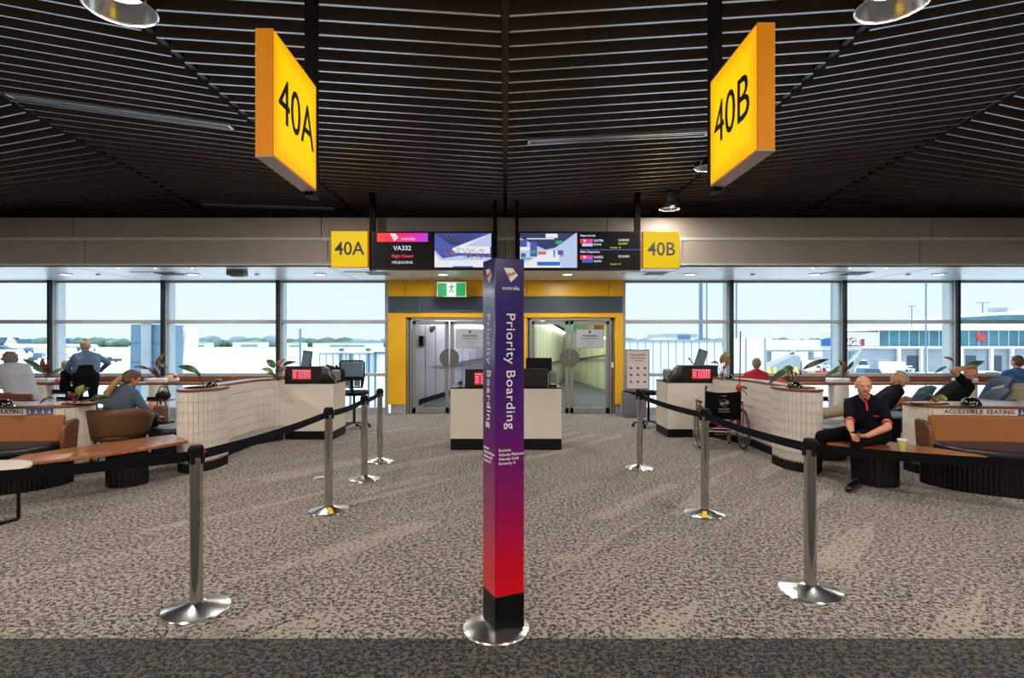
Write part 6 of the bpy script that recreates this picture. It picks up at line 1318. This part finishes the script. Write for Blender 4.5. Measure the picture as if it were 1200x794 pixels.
# tail-fin aircraft at far left
def plane(px, D, L, label, finm, stripe, flip=1, hs=1.0):
    t = thing('aircraft', label, 'aeroplane', (OX(px, D), D, GZ), 0); r = L * .055
    pts = [(-L * .5, 0, 3.6 + r * .9), (-L * .4, 0, 3.6 + r * .5), (-L * .2, 0, 3.6), (L * .3, 0, 3.6), (L * .44, 0, 3.4), (L * .5, 0, 3.2)]
    MB().tube([(flip * p[0], p[1], p[2] * hs) for p in pts], [r * .3, r * .7, r, r, r * .75, r * .1], 14).build('fuselage', 'out_white', t)
    T = Matrix(((1, 0, 0, 0), (0, 0, 1, 0), (0, 1, 0, 0), (0, 0, 0, 1)))
    f = MB().prism([(flip * -L * .50, 4.4), (flip * -L * .42, 4.4 + L * .17), (flip * -L * .36, 4.4 + L * .17), (flip * -L * .24, 4.4)], -.3, .3, T=T).build('tail_fin', finm, t)
    if stripe:
        for k in range(4): MB().prism([(flip * (-L * .46 + k * 1.0), 5.2 + k * 1.2), (flip * (-L * .34 + k * .3), 4.6 + k * 1.2), (flip * (-L * .34 + k * .3), 4.9 + k * 1.2), (flip * (-L * .46 + k * 1.0), 5.6 + k * 1.2)], -.35, .35, T=T).build('fin_stripe', 'out_red', t)
    MB().prism([(flip * -L * .05, 0), (flip * L * .12, 0), (flip * -L * .12, -L * .38), (flip * -L * .17, -L * .38)], 2.6, 3.0).build('wing', 'out_grey', t); MB().prism([(flip * -L * .05, 0), (flip * L * .12, 0), (flip * -L * .12, L * .38), (flip * -L * .17, L * .38)], 2.6, 3.0).build('wing', 'out_grey', t)
    MB().prism([(flip * -L * .44, 0), (flip * -L * .36, 0), (flip * -L * .44, -L * .13), (flip * -L * .47, -L * .13)], 4.0, 4.2).build('tailplane', 'out_white', t)
    for (x_, y_) in ((.38, 0), (-.02, -2), (-.02, 2)): MB().cyl((flip * L * x_, y_ - .3, .6), (flip * L * x_, y_ + .3, .6), .6, seg=12).box(flip * L * x_ - .15, flip * L * x_ + .15, y_ - .15, y_ + .15, .6, 3.2).build('landing_gear', 'out_dark', t)
    MB().cyl((flip * L * .10, -L * .13, 2.0), (flip * -L * .0, -L * .13, 2.0), 1.1, .9, 14).build('engine', 'out_blue', t)
plane(36, 330, 30, 'white parked aircraft with red-striped tail at far left', 'out_white', True); plane(95, 420, 26, 'distant parked aircraft with blue tail behind the bending woman', 'plane_blue', False)
t = thing('far_terminal', 'dark blue terminal block on the far left horizon', 'building', (OX(4, 520), 520, GZ)); MB().box(-30, 9, 0, 20, 0, 9.5).build('walls', 'out_blue', t); MB().box(-30, 7, -.3, 0, 4, 6).build('window_band', 'out_dark', t); MB().box(-3, 7, 0, 8, 9.5, 10.8).build('plant_room', 'out_dark', t)
# jet-bridge tower left of the second mullion
D = 42; t = thing('bridge_tower', 'tall blue-grey jet bridge rotunda with round column, left of centre', 'jet bridge', (OX(172, D), D, GZ)); 
MB().prism([(-1.35, 0), (-1.15, 7.0), (1.3, 7.0), (1.3, 0)], 0, 2.4, T=Matrix(((1, 0, 0, 0), (0, 0, 1, 0), (0, 1, 0, 0), (0, 0, 0, 1)))).build('cladding', 'tower_blue', t)
MB().cyl((.15, -.3, 0), (.15, -.3, 7.1), .33, seg=20).build('column', 'out_grey', t); MB().box(-1.2, 1.3, -.05, 0, 4.2, 4.25).box(-1.2, 1.3, -.05, 0, 5.6, 5.65).build('panel_seam', 'out_blue', t); MB().cyl((.15, -.3, 7.1), (.15, -.3, 7.25), .45, seg=20).build('cap', 'tower_blue', t)
t = thing('white_fin', 'leaning white curved bridge shroud right of the blue-grey tower', 'jet bridge', (OX(208, D + 3), D + 3, GZ)); o = [(-.1, 0), (-.5, 2.6), (-.30, 5.2), (-.15, 6.9), (.55, 6.8), (.66, 6.2), (.35, 3.6), (-.0, 1.6), (.0, 0)]
MB().prism([(p[0] - .0, p[1]) for p in o], 0, 2, T=Matrix(((1, 0, 0, 0), (0, 0, 1, 0), (0, 1, 0, 0), (0, 0, 0, 1)))).build('shroud', 'out_white', t, bevel=.05); MB().box(-1.0, -.45, .2, 1.8, 0, 7).build('side_frame', 'tower_blue', t)
# bridge structures seen right of the left desk
def rail_block(px0, px1, py0, py1, D, depth, m, nm, label, cat='jet bridge', extra=None):
    x0, x1 = OX(px0, D), OX(px1, D); z0, z1 = OZ(py1, D), OZ(py0, D); t = thing(nm, label, cat, ((x0 + x1) / 2, D, GZ)); w = (x1 - x0) / 2
    MB().box(-w, w, 0, depth, z0 - GZ, z1 - GZ).build('walls', m, t); return t, w, z0 - GZ, z1 - GZ
t, w, z0, z1 = rail_block(374, 440, 413, 439, 46, 6, 'out_white', 'jet_bridge', 'white jet bridge cabin seen behind the left office chair')
MB().box(-w, w, -.1, 0, z1 - .12, z1).build('roof_edge', 'out_grey', t)
for k in range(9): MB().box(-w + k * w / 4.2, -w + k * w / 4.2 + .06, -.06, 0, z0, z1).build('panel_rib', 'out_grey', t)
for x_ in (-.25, .1, .75): MB().box(w * x_, w * x_ + .15, -.3, -.1, -.0, z1 - .1).build('support', 'out_blue', t)
for px in (401, 432): MB().box(OX(px - 2, 46) - t.location.x, OX(px + 2.5, 46) - t.location.x, -.4, 0, z1 + .1, z1 + .35).build('roof_unit', 'out_blue', t)
t, w, z0, z1 = rail_block(439, 452, 412, 436, 40, 1.0, 'out_white', 'steel_gantry', 'blue steel frame in front of the white jet bridge', 'frame'); MB().box(-w, -w + .12, -.2, 0, 0, z1).box(-w, w, -.2, 0, z1 - .12, z1).build('frame', 'out_blue', t)
# right side: long white bridge wall with upright panels
D = 34; t, w, z0, z1 = rail_block(729, 846, 400, 470, D, 3.5, 'out_white', 'jet_bridge', 'long white ribbed jet bridge wall right of the gate doors')
for k in range(13): MB().box(-w + k * w / 6.5, -w + k * w / 6.5 + .03, -.05, 0, 0, z1).build('panel_rib', 'out_grey', t)
MB().box(-w, w, -.1, 3.6, z1, z1 + .10).build('roof', 'out_grey', t)
t, w, z0, z1 = rail_block(873, 897, 396, 440, 36, 2.5, 'out_white', 'bridge_door_box', 'white stair enclosure behind the red wheelchair flag'); MB().box(-w + .1, w - .1, -.05, 0, 1, z1 - .3).build('door', 'out_white', t); MB().box(-w, -w + .08, -.08, 0, 0, z1).box(w - .08, w, -.08, 0, 0, z1).build('jamb', 'out_grey', t)
t, w, z0, z1 = rail_block(779, 818, 391, 395, 160, 20, 'out_grey', 'far_roof', 'far flat grey roof above the long white bridge wall', 'building'); MB().box(-w * .2, w * .5, -.5, 0, z0 - .6, z0 + .6).build('roof_unit', 'out_blue', t); MB().box(-w * .9, w * .9, 1, 18, 0, z0).build('lower_walls', 'out_white', t)
def pole(px0, px1, py0, D, label, head=None):
    w = (px1 - px0) * D / F0 / 2; h = OZ(py0, D) - GZ; t = thing('light_pole', label, 'pole', (OX((px0 + px1) / 2, D), D, GZ)); MB().cyl((0, 0, 0), (0, 0, h), w * 1.05, w * .95, 14).build('mast', 'tower_blue', t)
    MB().cyl((0, 0, 0), (0, 0, .4), w * 2, seg=14).build('footing', 'out_grey', t)
    if head: MB().box(-head, head, -.3, .3, h, h + .25).build('lamp_head', 'out_grey', t)
pole(819, 823.5, 300, 38, 'thick blue-grey mast behind the tablet on the right desk'); pole(827.5, 829, 300, 38, 'thin mast beside the thick blue-grey mast'); pole(862, 864, 300, 60, 'thin mast left of the wheelchair flag'); pole(973.5, 976, 290, 70, 'pale mast left of the second right mullion'); pole(1084.2, 1086, 290, 70, 'tall grey mast right of the partial sign'); pole(1068, 1069, 359, 140, 'short lamp mast left of the tall grey one', .8); pole(1151, 1152.3, 355, 160, 'short lamp mast above the curved terminal roof', 1.6)
pole(350.5, 353, 385, 60, 'white mast left of the left tablet screen')
# covered bridge with the gradient sign
D = 105; t, w, z0, z1 = rail_block(880, 1010, 398, 412, D, 8, 'out_white', 'elevated_bridge', 'white elevated passenger bridge carrying the gradient sign', 'jet bridge')
for px in (905, 932, 955, 992, 1003): x_ = OX(px, D) - t.location.x; MB().box(x_ - .35, x_ + .35, 1, 1.7, 0, z0).build('support', 'out_grey', t)
MB().box(-w, w, -.1, 0, z0, z0 + .35).build('fascia', 'out_grey', t)
gradmat('sign_gradient', [(0, (96, 50, 150)), (.5, (170, 60, 150)), (1, (236, 120, 100))]); M['sign_gradient'].node_tree.nodes['Principled BSDF'].inputs['Emission Strength'].default_value = .5
t2 = thing('billboard', 'purple to red roadside style sign ending in NGE on the elevated bridge', 'sign', (OX(1001, 104), 104.45, OZ(405, 104))); hw = 14 * 104 / F0; hh = 5 * 104 / F0 / 1
MB().box(-hw, hw, 0, .5, 0, hh * 1.6).build('panel', 'sign_gradient', t2); text('NGE', 1.45, 'out_white', t2, (-.2, -.05, hh * .8), RF, bold=.06, sx=1.1); MB().box(-3.3 - hw, -hw - 1.6, 0, .5, 0, hh * 1.6).build('blue_end', 'plane_blue', t2)
# terminal building
D = 112; X0_, X1_ = OX(1030, D), OX(1290, D)
t = thing('terminal_building', 'two-storey glass terminal wing across the apron on the right', 'building', (X0_, D, GZ)); w = X1_ - X0_; g0, g1 = OZ(405.5, D) - GZ, OZ(387, D) - GZ
MB().box(0, w, .3, 20, 0, g0).build('ground_floor', 'out_grey', t); MB().box(-.5, w, -.8, 20, g0 - .45, g0).build('floor_slab', 'out_white', t); MB().box(-.5, w, -.8, 20, g1, g1 + .8).build('roof_slab', 'out_white', t)
for k in range(24):
    a = k * 1.95 + .05
    MB().box(a, a + 1.85, 0, .1, g0, g1).build('pane', 'out_teal', t)
    MB().box(a - .06, a + .0, -.1, .1, g0, g1).build('mullion', 'out_white', t)
for px in (1052, 1078, 1083, 1125, 1160, 1184): x_ = OX(px, D) - X0_; MB().box(x_ - .25, x_ + .25, -.6, .0, 0, g0 - .45).build('column', 'out_white', t)
for a, b in ((1064, 1077), (1160, 1175), (1133, 1145)): MB().box(OX(a, D) - X0_, OX(b, D) - X0_, .2, .31, 0, 3.2).build('loading_door', 'out_dark', t)
x_ = OX(1149, D) - X0_; z_ = OZ(390, D) - GZ
st = [(x_ + 1.3 * (1 if k % 2 == 0 else .5) * math.cos(math.radians(90 + 36 * k)), z_ + 1.3 * (1 if k % 2 == 0 else .5) * math.sin(math.radians(90 + 36 * k)) - .8) for k in range(10)]
MB().prism(st, -.05, .0, T=Matrix(((1, 0, 0, 0), (0, 0, 1, -.1), (0, 1, 0, 0), (0, 0, 0, 1)))).build('red_star', 'out_red', t)
D = 128; t = thing('terminal_roof', 'curved white roof storey rising behind the glass terminal wing', 'building', (OX(1122, D), D, GZ)); w = OX(1300, D) - OX(1122, D); za = OZ(377, D) - GZ
MB().prism([(0, 0), (w, 0), (w, OZ(362, D) - GZ), (w * .4, OZ(364, D) - GZ), (w * .15, OZ(367, D) - GZ), (0, OZ(370, D) - GZ)], 0, 15, T=Matrix(((1, 0, 0, 0), (0, 0, 1, 0), (0, 1, 0, 0), (0, 0, 0, 1)))).build('walls', 'out_white', t); MB().prism([(.6, OZ(375, D) - GZ), (w, OZ(375, D) - GZ), (w, OZ(367.5, D) - GZ), (w * .3, OZ(369, D) - GZ), (.6, OZ(372, D) - GZ)], -.2, 0, T=Matrix(((1, 0, 0, 0), (0, 0, 1, 0), (0, 1, 0, 0), (0, 0, 0, 1)))).build('window_band', 'out_teal', t)
MB().box(OX(1179, D) - OX(1122, D), OX(1190, D) - OX(1122, D), 2, 5, OZ(364, D) - GZ, OZ(359.5, D) - GZ).build('roof_unit', 'out_grey', t)
# vehicles
def vehicle(px, D, L, H, m, label, cat='van', flip=1, box=False, face=0):
    t = thing({'van': 'van', 'car': 'car', 'tug': 'baggage_tug', 'truck': 'service_truck', 'trolley': 'baggage_trolley'}[cat], label, cat, (OX(px, D), D, GZ), face); T = Matrix(((flip, 0, 0, 0), (0, 0, 1, 0), (0, 1, 0, 0), (0, 0, 0, 1))); W = 1.9
    if cat in ('van', 'car'):
        o = [(-L / 2, .35), (L / 2, .35), (L / 2, H * .5), (L * .40, H * .56), (L * .26, H), (-L * .44, H), (-L / 2, H * .6)]
        MB().prism(o, 0, W, T=T).build('bodywork', m, t, bevel=.08); MB().prism([(-L * .42, H * .6), (L * .34, H * .6), (L * .25, H * .93), (-L * .40, H * .93)], -.03, W + .03, T=T).build('windows', 'out_dark', t)
    elif cat == 'tug': MB().prism([(-L / 2, .3), (L / 2, .3), (L / 2, 1.0), (L * .1, 1.05), (-L / 2, 1.1)], 0, 1.5, T=T).build('bodywork', m, t, bevel=.05); MB().box(-L * .4, -L * .35, .1, .2, 1, H).box(L * .05, L * .1, .1, .2, 1, H).box(-L * .45, L * .15, 0, 1.5, H, H + .1).build('canopy', 'out_white', t); MB().box(-L * .3, -L * .1, .4, 1.1, 1.0, 1.5).build('seat', 'out_dark', t)
    elif cat == 'truck': MB().box(-L / 2, L * .2, 0, 2, .8, H).build('load_body', m, t, bevel=.05); MB().prism([(L * .22, .4), (L / 2, .4), (L / 2, 1.3), (L * .44, 2.0), (L * .22, 2.0)], 0, 2, T=T).build('cab', 'out_white', t, bevel=.05); MB().box(L * .28, L * .47, -.03, 0, 1.3, 1.8).build('windows', 'out_dark', t); MB().box(-L / 2, L / 2, .05, 1.95, .5, .8).build('chassis', 'out_yellow', t)
    else: MB().box(-L / 2, L / 2, 0, 1.4, .4, .55).build('deck', m, t); MB().box(-L / 2, -L / 2 + .08, 0, 1.4, .5, H).box(L / 2 - .08, L / 2, 0, 1.4, .5, H).build('end_rack', 'out_grey', t)
    for x_ in (-L * .32, L * .32): MB().cyl((x_, -.05, .34), (x_, .2, .34), .34, seg=14).build('wheel', 'out_dark', t)
vehicle(1024, 88, 2.4 + 1, 1.75, 'out_blue', 'blue-grey van parked in front of the elevated bridge', 'van'); vehicle(1164, 84, 3.0, 1.5, 'out_white', 'white hatchback parked under the glass terminal wing', 'car', 1)
vehicle(1055, 92, 4.4, 2.6, 'out_white', 'white ground truck with yellow chassis by the terminal', 'truck'); vehicle(1039, 98, 2.4, 2.8, 'out_grey', 'grey belt loader truck left of the terminal wing', 'truck'); vehicle(1071, 90, 1.8, 1.5, 'out_grey', 'small grey tug below the terminal loading door', 'tug')
vehicle(971, 94, 2.8, 1.9, 'out_red', 'dark red tug left of the second right mullion', 'tug'); vehicle(951, 100, 3.2, 2.6, 'out_white', 'white service truck under the elevated bridge', 'truck'); vehicle(935, 104, 2.6, 2.8, 'out_grey', 'grey service truck under the elevated bridge', 'truck'); vehicle(962, 108, 2.2, 3.0, 'out_white', 'tall white loader behind the dark red tug', 'truck')
vehicle(1012, 110, 2.4, 2.4, 'out_white', 'white van beyond the blue-grey van', 'van'); vehicle(1009, 92, 1.0, 1.0, 'out_yellow', 'yellow trolley beside the blue-grey van', 'trolley')
vehicle(130, 170, 4.6, 1.8, 'out_dark', 'dark baggage tug on the apron right of the bending woman', 'tug'); vehicle(118, 175, 1.6, 1.6, 'out_blue', 'small blue van left of the dark baggage tug', 'van'); vehicle(72, 200, 4.0, 2.2, 'out_grey', 'grey service truck behind the first left mullion', 'truck'); vehicle(46, 190, 4.2, 2.4, 'out_blue', 'blue service truck below the striped-tail aircraft', 'truck'); vehicle(36, 180, 2.0, 2.6, 'out_dark', 'dark tug left of the blue service truck', 'tug')
t = thing('boarding_stairs', 'grey ramp housing under the elevated bridge', 'ramp', (OX(918, 100), 100, GZ)); MB().prism([(-4, 0), (3, 0), (3, 3.4), (2, 3.6), (-4, .6)], 0, 3, T=Matrix(((1, 0, 0, 0), (0, 0, 1, 0), (0, 1, 0, 0), (0, 0, 0, 1)))).build('ramp', 'out_grey', t); MB().beam((-4, -.1, 1.6), (2, -.1, 4.4), .1, .1).build('handrail', 'out_white', t)
t = thing('boarding_stairs', 'diagonal white stairs between the sign and the terminal wing', 'ramp', (OX(1000, 100), 100, GZ)); MB().prism([(-1.6, 0), (-.9, 0), (2.0, 3.4), (1.2, 3.6)], 0, 2, T=Matrix(((1, 0, 0, 0), (0, 0, 1, 0), (0, 1, 0, 0), (0, 0, 0, 1)))).build('ramp', 'out_grey', t); MB().beam((-1.6, -.1, 1.0), (1.2, -.1, 4.4), .1, .1).build('handrail', 'out_white', t)
for k, (px, lab) in enumerate(((901, 'leftmost yellow cone shaped bollard under the elevated bridge'), (908, 'yellow bollard right of the leftmost one'), (921, 'yellow bollard in front of the grey ramp'), (933, 'yellow bollard left of the grey service truck'))):
    o = MB().cyl((0, 0, 0), (0, 0, 1.5), .35, .3, 10).cyl((0, 0, 1.5), (0, 0, 1.7), .2, .05, 10).build('bollard', 'out_yellow', loc=(OX(px, 96), 96, GZ)); tag(o, lab, 'bollard')
for k, (px, D, lab) in enumerate(((14, 200, 'first group light trolley at far left apron'),)): pass
